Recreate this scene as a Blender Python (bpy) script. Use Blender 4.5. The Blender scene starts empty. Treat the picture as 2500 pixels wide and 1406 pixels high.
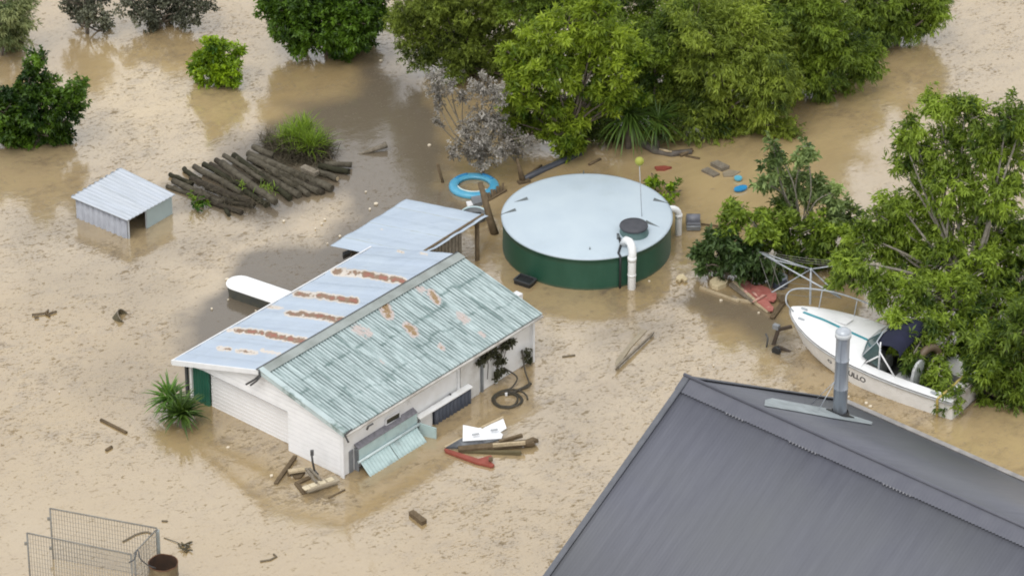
import bpy, math, random
import numpy as np
from mathutils import Vector

# ------------------------------------------------------------------ camera, sky, sun, exposure
scene = bpy.context.scene
COL = scene.collection
F, TH, DIST = 11000.0, math.radians(31.09), 98.2      # focal length in photo pixels, pitch, distance
CAMP = np.array([0.0, -DIST * math.cos(TH), DIST * math.sin(TH)])
FW = np.array([0.0, math.cos(TH), -math.sin(TH)])
UPV = np.array([0.0, math.sin(TH), math.cos(TH)])
cam_data = bpy.data.cameras.new("camera")
cam = bpy.data.objects.new("camera", cam_data)
COL.objects.link(cam)
cam.location = CAMP
cam.rotation_euler = (math.pi / 2 - TH, 0, 0)
cam_data.sensor_width = 36.0
cam_data.lens = 36.0 * F / 2500.0
cam_data.clip_start = 1.0
cam_data.clip_end = 4000.0
scene.camera = cam

SUN_EL, SUN_AZ = math.radians(56), math.radians(203)   # azimuth measured from +y towards +x
world = bpy.data.worlds.new("World")
scene.world = world
world.use_nodes = True
wn = world.node_tree
wn.nodes.clear()
sky = wn.nodes.new("ShaderNodeTexSky")
sky.sky_type = 'NISHITA'
sky.sun_disc = False
sky.sun_elevation = SUN_EL
sky.sun_rotation = SUN_AZ
sky.air_density = 1.0
sky.dust_density = 2.5
hs = wn.nodes.new("ShaderNodeHueSaturation")
hs.inputs['Saturation'].default_value = 0.22
bg = wn.nodes.new("ShaderNodeBackground")
bg.inputs['Strength'].default_value = 0.15
wo = wn.nodes.new("ShaderNodeOutputWorld")
wn.links.new(sky.outputs[0], hs.inputs['Color'])
deck = wn.nodes.new("ShaderNodeMix")                    # high, even cloud over the clear sky
deck.data_type = 'RGBA'
deck.inputs[0].default_value = 0.82
deck.inputs[7].default_value = (6.9, 7.05, 7.35, 1)
wn.links.new(hs.outputs[0], deck.inputs[6])
wn.links.new(deck.outputs[2], bg.inputs[0])
wn.links.new(bg.outputs[0], wo.inputs[0])

sun_data = bpy.data.lights.new("sun", 'SUN')
sun_data.energy = 1.0
sun_data.angle = math.radians(25)
sun_data.color = (1.0, 0.96, 0.9)
sun = bpy.data.objects.new("sun", sun_data)
COL.objects.link(sun)
sd = Vector((math.cos(SUN_EL) * math.sin(SUN_AZ), math.cos(SUN_EL) * math.cos(SUN_AZ), math.sin(SUN_EL)))
sun.rotation_euler = sd.to_track_quat('Z', 'Y').to_euler()
sun.location = (20, -10, 40)

scene.cycles.filter_width = 1.9                    # the photograph is a little soft
scene.view_settings.view_transform = 'Standard'
scene.view_settings.look = 'None'
scene.view_settings.gamma = 1
scene.view_settings.exposure = 0.3

# ------------------------------------------------------------------ photo pixel <-> world (2500 x 1406)
def ray(px, py):
    return FW * F + np.array([1.0, 0, 0]) * (px - 1250) + UPV * (703 - py)

def P(px, py, z=0.0):
    d = ray(px, py)
    return CAMP + d * ((z - CAMP[2]) / d[2])

def Q(px, py, y):
    d = ray(px, py)
    return CAMP + d * ((y - CAMP[1]) / d[1])

def proj(p):
    q = np.asarray(p, float) - CAMP
    z = q @ FW
    return np.stack([1250 + F * q[..., 0] / z, 703 - F * (q @ UPV) / z], -1)

# ------------------------------------------------------------------ numpy noise
def _hash(ix, iy, s):
    h = (ix.astype(np.int64) * 374761393 + iy.astype(np.int64) * 668265263 + s * 974634777) & 0x7fffffff
    h = ((h ^ (h >> 13)) * 1274126177) & 0x7fffffff
    return ((h ^ (h >> 16)) & 0xffff) / 65535.0

def vnoise(x, y, s=0):
    x = np.asarray(x, float); y = np.asarray(y, float)
    ix = np.floor(x); iy = np.floor(y)
    fx = x - ix; fy = y - iy
    fx = fx * fx * (3 - 2 * fx); fy = fy * fy * (3 - 2 * fy)
    a = _hash(ix, iy, s); b = _hash(ix + 1, iy, s); c = _hash(ix, iy + 1, s); d = _hash(ix + 1, iy + 1, s)
    return (a * (1 - fx) + b * fx) * (1 - fy) + (c * (1 - fx) + d * fx) * fy

def fbm(x, y, s=0, o=4):
    t = 0; a = 0.5
    for k in range(o):
        t = t + a * vnoise(x * 2 ** k, y * 2 ** k, s + k)
        a *= 0.5
    return t / (1 - 0.5 ** o)

# ------------------------------------------------------------------ materials
def nodes(name):
    m = bpy.data.materials.new(name)
    m.use_nodes = True
    nt = m.node_tree
    return m, nt, nt.nodes['Principled BSDF']

def N(nt, t, **kw):
    n = nt.nodes.new(t)
    for k, v in kw.items():
        if k in n.inputs: n.inputs[k].default_value = v
        else: setattr(n, k, v)
    return n

def ramp(nt, fac, stops):
    r = nt.nodes.new('ShaderNodeValToRGB')
    cr = r.color_ramp
    while len(cr.elements) < len(stops): cr.elements.new(0.5)
    for e, (p, c) in zip(cr.elements, stops):
        e.position = p
        e.color = (c, c, c, 1) if not hasattr(c, '__len__') else (*c, 1)
    nt.links.new(fac, r.inputs[0])
    return r.outputs[0]

def mix(nt, fac, a, b, blend='MIX'):
    m = nt.nodes.new('ShaderNodeMix')
    m.data_type = 'RGBA'; m.blend_type = blend
    for idx, v in ((0, fac), (6, a), (7, b)):
        if hasattr(v, 'is_output'): nt.links.new(v, m.inputs[idx])
        elif idx == 0: m.inputs[0].default_value = v
        else: m.inputs[idx].default_value = (*v, 1)
    return m.outputs[2]

def math_(nt, op, a, b=0.0):
    m = nt.nodes.new('ShaderNodeMath'); m.operation = op
    for i, v in enumerate((a, b)):
        if hasattr(v, 'is_output'): nt.links.new(v, m.inputs[i])
        else: m.inputs[i].default_value = v
    return m.outputs[0]

def coord(nt, scale=(1, 1, 1), rot=(0, 0, 0), kind='Object'):
    tc = nt.nodes.new('ShaderNodeTexCoord')
    mp = nt.nodes.new('ShaderNodeMapping')
    mp.vector_type = 'TEXTURE'                       # rotate first, then stretch
    mp.inputs['Scale'].default_value = tuple(1.0 / q for q in scale)
    mp.inputs['Rotation'].default_value = rot
    nt.links.new(tc.outputs[kind], mp.inputs[0])
    return mp.outputs[0]

def noise(nt, vec, scale, detail=4, rough=0.55, dist=0.0):
    n = N(nt, 'ShaderNodeTexNoise', Scale=scale, Detail=detail, Roughness=rough, Distortion=dist)
    nt.links.new(vec, n.inputs['Vector'])
    return n.outputs['Fac']

def bump(nt, h, strength, dist, bsdf):
    b = N(nt, 'ShaderNodeBump', Strength=strength, Distance=dist)
    nt.links.new(h, b.inputs['Height'])
    nt.links.new(b.outputs[0], bsdf.inputs['Normal'])

def setc(b, rough, metal=0.0, spec=0.5):
    b.inputs['Roughness'].default_value = rough
    b.inputs['Metallic'].default_value = metal
    b.inputs['Specular IOR Level'].default_value = spec

def plain(name, c, rough=0.6, c2=None, scale=6.0, metal=0.0, lo=0.35, hi=0.7, stretch=(1, 1, 1), bmp=0.0, dirt=None, dlo=0.58, dhi=0.75):
    """base colour c worn towards c2 by noise, optional dirt blotches and bump"""
    m, nt, b = nodes(name)
    setc(b, rough, metal)
    v = coord(nt, stretch)
    f = ramp(nt, noise(nt, v, scale, 5), [(lo, 0.0), (hi, 1.0)])
    c2 = c2 or tuple(x * 0.75 for x in c)
    out = mix(nt, f, c, c2)
    if dirt:
        g = ramp(nt, noise(nt, v, scale * 0.6, 6, 0.65), [(dlo, 0.0), (dhi, 1.0)])
        out = mix(nt, g, out, dirt)
    nt.links.new(out, b.inputs['Base Color'])
    if bmp: bump(nt, noise(nt, v, scale * 2.5, 4), bmp, 0.02, b)
    return m

def leafmat(name, dark, lite, trans=0.3, rough=0.45):
    m, nt, b = nodes(name)
    setc(b, rough, 0, 0.35)
    at = N(nt, 'ShaderNodeAttribute', attribute_name='tone')
    c = mix(nt, at.outputs['Fac'], dark, lite)
    nt.links.new(c, b.inputs['Base Color'])
    tr = nt.nodes.new('ShaderNodeBsdfTranslucent')
    nt.links.new(mix(nt, 1.0, c, (1.25, 1.25, 0.6), 'MULTIPLY'), tr.inputs[0])
    ms = nt.nodes.new('ShaderNodeMixShader'); ms.inputs[0].default_value = trans
    out = nt.nodes['Material Output']
    nt.links.new(b.outputs[0], ms.inputs[1]); nt.links.new(tr.outputs[0], ms.inputs[2])
    nt.links.new(ms.outputs[0], out.inputs[0])
    return m

def water_mat():
    m, nt, b = nodes('flood_water')
    setc(b, 0.05)
    b.inputs['IOR'].default_value = 2.5
    b.inputs['Specular IOR Level'].default_value = 0.5
    grey_patch = N(nt, 'ShaderNodeAttribute', attribute_name='grey_patch').outputs['Fac']
    speck = N(nt, 'ShaderNodeAttribute', attribute_name='speck').outputs['Fac']
    tan = N(nt, 'ShaderNodeAttribute', attribute_name='tan').outputs['Fac']
    v = coord(nt)
    big = noise(nt, v, 0.16, 4, 0.55, 0.6)
    c = mix(nt, ramp(nt, big, [(0.35, 0.0), (0.65, 1.0)]), WATER_A, WATER_B)
    c = mix(nt, tan, c, WATER_T)  # tan tint painted where trees are mirrored
    # soft swirls in the suspended mud
    vs = coord(nt, (0.55, 1.4, 1), (0, 0, math.radians(38)))
    sw = noise(nt, vs, 0.9, 6, 0.62, 1.6)
    c = mix(nt, math_(nt, 'MULTIPLY', ramp(nt, sw, [(0.45, 0.0), (0.7, 1.0)]), 0.35), c, (0.33, 0.235, 0.125))
    c = mix(nt, math_(nt, 'MULTIPLY', grey_patch, 0.95), c, WATER_S)
    # floating scum flecks
    v1 = coord(nt, (0.75, 1.25, 1), (0, 0, math.radians(28)))
    n1 = noise(nt, v1, 8.5, 5, 0.6, 0.9)
    n2 = noise(nt, v1, 18.0, 3, 0.6, 0.5)
    d = noise(nt, v, 0.7, 5, 0.62, 1.2)
    dens = math_(nt, 'MULTIPLY', ramp(nt, d, [(0.36, 0.0), (0.62, 1.0)]), speck)
    mot = noise(nt, v1, 3.0, 6, 0.68, 0.8)
    c = mix(nt, math_(nt, 'MULTIPLY', math_(nt, 'MULTIPLY', ramp(nt, mot, [(0.42, 0.0), (0.66, 1.0)]), dens), 0.55), c, (0.17, 0.13, 0.085))
    th = math_(nt, 'SUBTRACT', 0.605, math_(nt, 'MULTIPLY', dens, 0.075))
    f1 = math_(nt, 'MULTIPLY', math_(nt, 'SUBTRACT', n1, th), 13.0)
    th2 = math_(nt, 'SUBTRACT', 0.625, math_(nt, 'MULTIPLY', dens, 0.085))
    f2 = math_(nt, 'MULTIPLY', math_(nt, 'SUBTRACT', n2, th2), 11.0)
    f = math_(nt, 'MAXIMUM', f1, f2)
    cl = nt.nodes.new('ShaderNodeClamp'); nt.links.new(f, cl.inputs[0])
    ff = math_(nt, 'MULTIPLY', cl.outputs[0], SPECK_F)
    c = mix(nt, ff, c, (0.13, 0.10, 0.065))
    nt.links.new(c, b.inputs['Base Color'])
    rr = math_(nt, 'ADD', 0.05, math_(nt, 'MULTIPLY', cl.outputs[0], 0.4))
    nt.links.new(rr, b.inputs['Roughness'])
    nt.links.new(math_(nt, 'SUBTRACT', 2.5, math_(nt, 'MAXIMUM', math_(nt, 'MULTIPLY', cl.outputs[0], 1.2), math_(nt, 'MULTIPLY', grey_patch, 0.85))), b.inputs['IOR'])
    w1 = noise(nt, coord(nt, (1, 1.6, 1), (0, 0, 0.5)), 2.4, 5, 0.6, 0.7)
    w2 = noise(nt, v, 0.8, 3, 0.5, 0.4)
    h = math_(nt, 'ADD', w1, math_(nt, 'MULTIPLY', w2, 1.2))
    bump(nt, h, 0.4, 0.016, b)
    return m

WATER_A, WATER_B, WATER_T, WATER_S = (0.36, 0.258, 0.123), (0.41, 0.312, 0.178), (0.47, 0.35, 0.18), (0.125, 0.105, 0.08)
SPECK_F = 0.55

def wood(name, a, b2, rough=0.85):
    m, nt, b = nodes(name)
    setc(b, rough, 0, 0.2)
    v = coord(nt)
    f = noise(nt, v, 9, 6, 0.7)
    g = noise(nt, v, 30, 4, 0.7)
    c = mix(nt, ramp(nt, f, [(0.35, 0.0), (0.68, 1.0)]), a, b2)
    c = mix(nt, ramp(nt, g, [(0.5, 0.0), (0.75, 0.6)]), c, tuple(x * 0.35 for x in a))
    nt.links.new(c, b.inputs['Base Color'])
    bump(nt, g, 0.5, 0.01, b)
    return m

def roofmat(name, base, base2, stain_cols, dirt, rough=0.4, valley=None, grime_scale=3.0, streak=(1, 1, 1), rot=0.0, glo=0.5, ghi=0.75, gk=0.8):
    """painted sheet metal: 'rust' attribute gives rust and bare primer, 'grime' attribute the lichen in the laps"""
    m, nt, b = nodes(name)
    setc(b, rough, 0.0, 0.5)
    v = coord(nt, streak, (0, 0, rot))
    rust = N(nt, 'ShaderNodeAttribute', attribute_name='rust').outputs['Fac']
    grime = N(nt, 'ShaderNodeAttribute', attribute_name='grime').outputs['Fac']
    c = mix(nt, ramp(nt, noise(nt, v, grime_scale * 0.5, 5, 0.6), [(0.35, 0.0), (0.7, 1.0)]), base, base2)
    g = math_(nt, 'ADD', noise(nt, v, grime_scale * 2.2, 6, 0.7), math_(nt, 'MULTIPLY', grime, 0.35))
    c = mix(nt, math_(nt, 'MULTIPLY', ramp(nt, g, [(glo, 0.0), (ghi, 1.0)]), gk), c, dirt)
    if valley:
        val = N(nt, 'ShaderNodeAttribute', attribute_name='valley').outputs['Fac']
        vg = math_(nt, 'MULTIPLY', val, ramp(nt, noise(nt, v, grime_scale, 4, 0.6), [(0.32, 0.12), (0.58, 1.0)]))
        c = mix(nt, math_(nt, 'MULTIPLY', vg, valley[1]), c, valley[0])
    rn = math_(nt, 'ADD', rust, math_(nt, 'MULTIPLY', math_(nt, 'SUBTRACT', noise(nt, coord(nt), 9, 6, 0.75), 0.50), 1.5))
    pr, ru, rd = stain_cols
    on = ramp(nt, rust, [(0.02, 0.0), (0.12, 1.0)])
    c = mix(nt, math_(nt, 'MULTIPLY', on, ramp(nt, rn, [(0.12, 0.0), (0.3, 1.0)])), c, pr)
    c = mix(nt, math_(nt, 'MULTIPLY', on, ramp(nt, rn, [(0.52, 0.0), (0.66, 1.0)])), c, ru)
    c = mix(nt, math_(nt, 'MULTIPLY', on, ramp(nt, rn, [(0.98, 0.0), (1.15, 1.0)])), c, rd)
    nt.links.new(c, b.inputs['Base Color'])
    return m

# ------------------------------------------------------------------ mesh builder
WORLD_AT = {}
class MB:
    def __init__(s): s.v = []; s.f = []; s.sm = []; s.mi = []; s.cur = 0
    def add(s, verts, faces, smooth=False):
        n = len(s.v)
        s.v += [tuple(map(float, p)) for p in verts]
        for f in faces:
            s.f.append(tuple(i + n for i in f)); s.sm.append(smooth); s.mi.append(s.cur)
        return s
    def hexa(s, p):       # p[0..3] bottom ring, p[4..7] top ring
        return s.add(p, [(3, 2, 1, 0), (4, 5, 6, 7), (0, 1, 5, 4), (1, 2, 6, 5), (2, 3, 7, 6), (3, 0, 4, 7)])
    def box(s, c, ex, ey, ez):   # centre and half-extent vectors
        c, ex, ey, ez = map(np.asarray, (c, ex, ey, ez))
        b = [c - ex - ey - ez, c + ex - ey - ez, c + ex + ey - ez, c - ex + ey - ez]
        return s.hexa(b + [q + 2 * ez for q in b])
    def plate(s, pts, n):  # polygon extruded by vector n
        pts = [np.asarray(p, float) for p in pts]; n = np.asarray(n, float); k = len(pts)
        fs = [tuple(range(k - 1, -1, -1)), tuple(range(k, 2 * k))] + [(i, (i + 1) % k, (i + 1) % k + k, i + k) for i in range(k)]
        return s.add(pts + [p + n for p in pts], fs)
    def beam(s, a, b, w, h, up=(0, 0, 1)):   # rectangular bar a->b
        a = np.asarray(a, float); b = np.asarray(b, float); d = b - a; d /= np.linalg.norm(d)
        x = np.cross(d, np.asarray(up, float))
        if np.linalg.norm(x) < 1e-3: x = np.cross(d, np.array([1.0, 0, 0]))
        x /= np.linalg.norm(x); y = np.cross(x, d)
        x = x * w / 2; y = y * h / 2
        return s.hexa([a - x - y, a + x - y, b + x - y, b - x - y, a - x + y, a + x + y, b + x + y, b - x + y])
    def tube(s, pts, r, n=8, cap=True):
        pts = [np.asarray(p, float) for p in pts]; k = len(pts)
        rs = r if hasattr(r, '__len__') else [r] * k
        ring = []; vs = []
        ref = None
        for i, p in enumerate(pts):
            d = pts[min(i + 1, k - 1)] - pts[max(i - 1, 0)]; d = d / (np.linalg.norm(d) + 1e-9)
            if ref is None:
                ref = np.cross(d, [0, 0, 1.0] if abs(d[2]) < 0.9 else [1.0, 0, 0])
            ref = ref - d * (ref @ d); ref /= np.linalg.norm(ref) + 1e-9
            o = np.cross(d, ref)
            vs += [p + rs[i] * (math.cos(t) * ref + math.sin(t) * o) for t in np.arange(n) * 2 * math.pi / n]
        fs = [(i * n + j, i * n + (j + 1) % n, (i + 1) * n + (j + 1) % n, (i + 1) * n + j) for i in range(k - 1) for j in range(n)]
        s.add(vs, fs, True)
        if cap:
            m = len(s.v) - len(vs)
            s.f += [tuple(m + j for j in range(n - 1, -1, -1)), tuple(m + (k - 1) * n + j for j in range(n))]
            s.sm += [False, False]; s.mi += [s.cur] * 2
        return s
    def lathe(s, c, prof, n=40, axis=None, cap=False):   # prof: (radius, height) about vertical through c
        c = np.asarray(c, float)
        vs = [c + np.array([r * math.cos(t), r * math.sin(t), h]) for r, h in prof for t in np.arange(n) * 2 * math.pi / n]
        k = len(prof)
        fs = [(i * n + j, i * n + (j + 1) % n, (i + 1) * n + (j + 1) % n, (i + 1) * n + j) for i in range(k - 1) for j in range(n)]
        s.add(vs, fs, True)
        return s
    def build(s, name, mat, parent=None, at=None):
        me = bpy.data.meshes.new(name)
        off = WORLD_AT[parent.name] if parent else np.asarray(at if at is not None else s.v[0], float)
        me.from_pydata([tuple(np.asarray(p) - off) for p in s.v], [], s.f)
        for mm in (mat if isinstance(mat, (list, tuple)) else [mat]): me.materials.append(mm)
        me.polygons.foreach_set('use_smooth', s.sm)
        me.polygons.foreach_set('material_index', s.mi)
        me.update()
        return link(name, me, parent, off)

def link(name, me, parent, off):
    o = bpy.data.objects.new(name, me)
    COL.objects.link(o)
    if parent: o.parent = parent
    else: o.location = off
    WORLD_AT[o.name] = np.asarray(off, float)
    return o

def tag(o, label, cat, group=None, kind=None):
    if label: o['label'] = label
    if cat: o['category'] = cat
    if group: o['group'] = group
    if kind: o['kind'] = kind
    return o

def thing(name, at, label, cat, group=None):
    o = bpy.data.objects.new(name, None)
    COL.objects.link(o)
    o.empty_display_size = 0.2
    o.location = at
    WORLD_AT[o.name] = np.asarray(at, float)
    return tag(o, label, cat, group)

def npmesh(name, V, Fa, mat, parent=None, at=None, attrs=None, smooth=False):
    """V (n,3), Fa (m,k) uniform faces"""
    off = WORLD_AT[parent.name] if parent else np.asarray(at, float)
    me = bpy.data.meshes.new(name)
    V = np.asarray(V, np.float32) - np.asarray(off, np.float32); Fa = np.asarray(Fa, np.int32)
    m, k = Fa.shape
    me.vertices.add(len(V)); me.vertices.foreach_set('co', V.ravel())
    me.loops.add(m * k); me.loops.foreach_set('vertex_index', Fa.ravel())
    me.polygons.add(m)
    me.polygons.foreach_set('loop_start', np.arange(0, m * k, k, dtype=np.int32))
    me.polygons.foreach_set('loop_total', np.full(m, k, np.int32))
    me.update(calc_edges=True)
    if smooth: me.polygons.foreach_set('use_smooth', np.ones(m, bool))
    for nm, a in (attrs or {}).items():
        at_ = me.attributes.new(nm, 'FLOAT', 'POINT')
        at_.data.foreach_set('value', np.asarray(a, np.float32))
    me.materials.append(mat)
    me.validate()
    return link(name, me, parent, off)

def sheet(p00, p10, p01, p11, ns, nt_, name, mat, parent=None, at=None, amp=0.0, pitch=0.076, thick=0.012, attr=None, sag=0.0, trap=False):
    """roofing sheet: s runs p00->p10 (across the corrugations), t runs p00->p01 (down the ribs)"""
    p00, p10, p01, p11 = map(lambda p: np.asarray(p, float), (p00, p10, p01, p11))
    S, T = np.meshgrid(np.linspace(0, 1, ns), np.linspace(0, 1, nt_), indexing='ij')
    s_, t_ = S[..., None], T[..., None]
    base = p00 * (1 - s_) * (1 - t_) + p10 * s_ * (1 - t_) + p01 * (1 - s_) * t_ + p11 * s_ * t_
    nrm = np.cross(p10 - p00, p01 - p00); nrm /= np.linalg.norm(nrm)
    if nrm[2] < 0: nrm = -nrm
    Ls = np.linalg.norm(p10 - p00)
    w = np.sin(2 * math.pi * S * Ls / pitch)
    if trap: w = np.clip(w * 2.2 - 0.9, -1, 1)
    h = amp * w + sag * (fbm(S * 6, T * 5, 5) - 0.5)
    top = base + nrm * h[..., None]
    bot = top - nrm * thick
    V = np.concatenate([top.reshape(-1, 3), bot.reshape(-1, 3)])
    idx = np.arange(ns * nt_).reshape(ns, nt_)
    q = np.stack([idx[:-1, :-1], idx[1:, :-1], idx[1:, 1:], idx[:-1, 1:]], -1).reshape(-1, 4)
    o = ns * nt_
    qb = q[:, ::-1] + o
    def edge(e): return np.stack([e[:-1], e[:-1] + o, e[1:] + o, e[1:]], -1)
    sides = np.concatenate([edge(idx[:, 0]), edge(idx[::-1, -1]), edge(idx[0, ::-1]), edge(idx[-1, :])])
    Fa = np.concatenate([q, qb, sides])
    at_ = {}
    if attr:
        at_ = attr(S.ravel(), T.ravel(), proj(top.reshape(-1, 3)))
        at_ = {k_: np.concatenate([a, a]) for k_, a in at_.items()}
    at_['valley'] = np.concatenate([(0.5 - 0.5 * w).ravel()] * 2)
    return npmesh(name, V, Fa, mat, parent, at, at_, smooth=False)

def curve_pts(pts, n=24):
    """Catmull-Rom through pts"""
    p = [np.asarray(q, float) for q in pts]
    p = [2 * p[0] - p[1]] + p + [2 * p[-1] - p[-2]]
    out = []
    seg = len(p) - 3
    for i in range(seg):
        m = max(2, n // seg)
        for t in np.linspace(0, 1, m, endpoint=(i == seg - 1)):
            a, b, c, d = p[i:i + 4]
            out.append(0.5 * ((2 * b) + (c - a) * t + (2 * a - 5 * b + 4 * c - d) * t * t + (3 * b - a - 3 * c + d) * t ** 3))
    return out
# ------------------------------------------------------------------ water
def inpoly(px, py, poly):
    x, y = px, py; c = np.zeros(x.shape, bool)
    n = len(poly)
    for i in range(n):
        x0, y0 = poly[i]; x1, y1 = poly[(i + 1) % n]
        cond = ((y0 > y) != (y1 > y)) & (x < (x1 - x0) * (y - y0) / (y1 - y0 + 1e-9) + x0)
        c ^= cond
    return c

def segd(px, py, x0, y0, x1, y1):
    dx, dy = x1 - x0, y1 - y0
    t = np.clip(((px - x0) * dx + (py - y0) * dy) / (dx * dx + dy * dy + 1e-9), 0, 1)
    return np.hypot(px - x0 - t * dx, py - y0 - t * dy)

def softpoly(px, py, poly, soft):
    """1 inside, falling to 0 over `soft` pixels each side of the edge"""
    d = np.full(px.shape, 1e9)
    for i in range(len(poly)):
        d = np.minimum(d, segd(px, py, *poly[i], *poly[(i + 1) % len(poly)]))
    d = np.where(inpoly(px, py, poly), d, -d)
    return np.clip(0.5 + 0.5 * d / soft, 0, 1)

GREY_PATCHES = [  # grey-brown patches in the water colour: outline, softness, weight
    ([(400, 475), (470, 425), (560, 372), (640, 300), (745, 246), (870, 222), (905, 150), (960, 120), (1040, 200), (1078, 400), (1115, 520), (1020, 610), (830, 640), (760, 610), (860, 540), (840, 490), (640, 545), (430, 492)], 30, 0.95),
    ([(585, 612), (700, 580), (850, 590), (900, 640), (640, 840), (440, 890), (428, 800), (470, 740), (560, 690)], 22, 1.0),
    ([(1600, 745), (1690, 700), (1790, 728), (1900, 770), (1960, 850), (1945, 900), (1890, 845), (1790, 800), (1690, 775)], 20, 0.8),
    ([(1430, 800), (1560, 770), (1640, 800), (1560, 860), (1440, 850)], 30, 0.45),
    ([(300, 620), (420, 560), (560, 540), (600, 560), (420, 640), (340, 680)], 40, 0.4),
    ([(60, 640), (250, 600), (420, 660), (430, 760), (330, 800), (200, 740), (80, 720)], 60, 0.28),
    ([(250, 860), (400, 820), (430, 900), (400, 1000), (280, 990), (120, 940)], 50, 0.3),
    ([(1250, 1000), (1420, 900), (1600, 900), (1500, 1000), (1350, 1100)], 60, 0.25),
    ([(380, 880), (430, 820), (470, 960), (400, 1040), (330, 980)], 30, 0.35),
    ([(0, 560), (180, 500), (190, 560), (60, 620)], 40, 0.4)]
RAFT = [([(390, 1000), (510, 1005), (715, 1105), (840, 1170), (930, 1180), (880, 1260), (650, 1250), (480, 1110)], 40), ([(1560, 640), (1650, 570), (1700, 640), (1690, 720), (1560, 770), (1380, 760), (1440, 715)], 30),
        ([(190, 560), (300, 590), (430, 530), (430, 600), (310, 650), (220, 610)], 25), ([(1300, 880), (1330, 800), (1420, 760), (1400, 900), (1320, 960)], 40), ([(1960, 880), (2080, 940), (2300, 1020), (2290, 1060), (2060, 1000)], 30)]
CALM = [([(1620, 380), (1900, 350), (2150, 300), (2200, 420), (1900, 600), (1700, 520), (1620, 480)], 60),
        ([(0, 1200), (330, 1150), (700, 1300), (1000, 1340), (1100, 1406), (0, 1500)], 90),
        ([(100, 60), (330, 80), (300, 180), (120, 160)], 40), ([(2150, -60), (2330, -60), (2250, 60)], 50),
        ([(700, 250), (1040, 200), (1080, 450), (860, 420)], 50), ([(440, 700), (640, 640), (640, 840), (440, 890)], 30)]
TAN_REFLECTIONS = [([(250, 120), (640, 150), (620, 260), (520, 330), (330, 340), (230, 230)], 50),  # tree reflections on the water, put into its colour as tan areas
        ([(1500, 340), (1900, 320), (2060, 220), (2200, 160), (2230, 260), (2020, 400), (1700, 560), (1640, 460)], 60),
        ([(2050, 1060), (2500, 1010), (2560, 1200), (2300, 1160)], 40)]

def build_water():
    def axis(a, b, st, outer):
        i = np.arange(a, b + st / 2, st)
        lo = a - np.geomspace(st * 3, outer, 14)[::-1]; hi = b + np.geomspace(st * 3, outer, 14)
        return np.concatenate([lo, i, hi])
    xs = axis(-14.5, 14.5, 0.11, 1500); ys = axis(-14.5, 15.5, 0.13, 1500)
    X, Y = np.meshgrid(xs, ys, indexing='ij')
    V = np.stack([X.ravel(), Y.ravel(), np.zeros(X.size)], -1)
    vis = (np.abs(V[:, 0]) < 16) & (np.abs(V[:, 1]) < 17)
    pp = np.full((len(V), 2), -9999.0)
    pp[vis] = proj(V[vis])
    wx = (fbm(V[:, 0] * 0.9, V[:, 1] * 0.9, 3, 5) - 0.5) * 130; wy = (fbm(V[:, 0] * 0.9, V[:, 1] * 0.9, 9, 5) - 0.5) * 80
    px, py = pp[:, 0] + wx, pp[:, 1] + wy
    grey_patch = np.zeros(len(V)); calm = np.zeros(len(V)); tan = np.zeros(len(V))
    for poly, s, w in GREY_PATCHES: grey_patch = np.maximum(grey_patch, softpoly(px, py, poly, s) * w)
    for poly, s in CALM: calm = np.maximum(calm, softpoly(px, py, poly, s))
    for poly, s in TAN_REFLECTIONS: tan = np.maximum(tan, softpoly(px, py, poly, s))
    speck = 1 - calm * 0.95
    for poly, s in RAFT: speck = np.maximum(speck, softpoly(px, py, poly, s) * 1.7)
    n, m = X.shape
    idx = np.arange(n * m).reshape(n, m)
    q = np.stack([idx[:-1, :-1], idx[1:, :-1], idx[1:, 1:], idx[:-1, 1:]], -1).reshape(-1, 4)
    o = npmesh('flood_water', V, q, water_mat(), None, (0, 0, 0), dict(grey_patch=grey_patch, speck=speck, tan=tan), True)
    tag(o, 'muddy brown flood water with floating specks', 'water', None, 'structure')
build_water()

# ------------------------------------------------------------------ shared materials
M = {}
M['white_paint'] = plain('white_paint', (0.78, 0.78, 0.78), 0.5, (0.66, 0.67, 0.67), 5, lo=0.4, hi=0.8)
M['wall_worn'] = plain('worn_white_wall', (0.84, 0.84, 0.83), 0.6, (0.74, 0.73, 0.70), 3.2, dirt=(0.16, 0.15, 0.11), dlo=0.64, dhi=0.8)
M['pale_green'] = plain('pale_green_paint', (0.47, 0.60, 0.59), 0.45, (0.37, 0.48, 0.47), 4, dirt=(0.28, 0.33, 0.32))
M['grey_metal'] = plain('weathered_grey_metal', (0.24, 0.25, 0.26), 0.5, (0.15, 0.16, 0.17), 5)
M['dark_metal'] = plain('dark_metal', (0.05, 0.052, 0.055), 0.5, (0.08, 0.08, 0.08), 6)
M['navy_steel'] = plain('navy_steel', (0.035, 0.042, 0.06), 0.45, (0.06, 0.065, 0.08), 6)
M['green_paint'] = plain('dark_green_paint', (0.012, 0.09, 0.055), 0.5, (0.02, 0.12, 0.075), 4)
M['black'] = plain('black_plastic', (0.02, 0.021, 0.022), 0.45)
M['glass'] = plain('dark_window_glass', (0.03, 0.032, 0.025), 0.12, (0.05, 0.05, 0.03))
M['galv'] = plain('galvanised_steel', (0.50, 0.53, 0.56), 0.42, (0.36, 0.39, 0.42), 7, metal=0.35)
M['rust'] = plain('rusty_steel', (0.16, 0.07, 0.03), 0.85, (0.07, 0.035, 0.02), 9, bmp=0.3)
M['old_wood'] = wood('weathered_wood', (0.17, 0.125, 0.075), (0.10, 0.072, 0.042))
M['grey_wood'] = wood('grey_weathered_wood', (0.27, 0.235, 0.185), (0.15, 0.125, 0.09))
M['pale_wood'] = wood('pale_wood', (0.55, 0.45, 0.30), (0.40, 0.32, 0.20))
M['bark'] = wood('bark', (0.16, 0.13, 0.10), (0.08, 0.065, 0.05))
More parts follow.
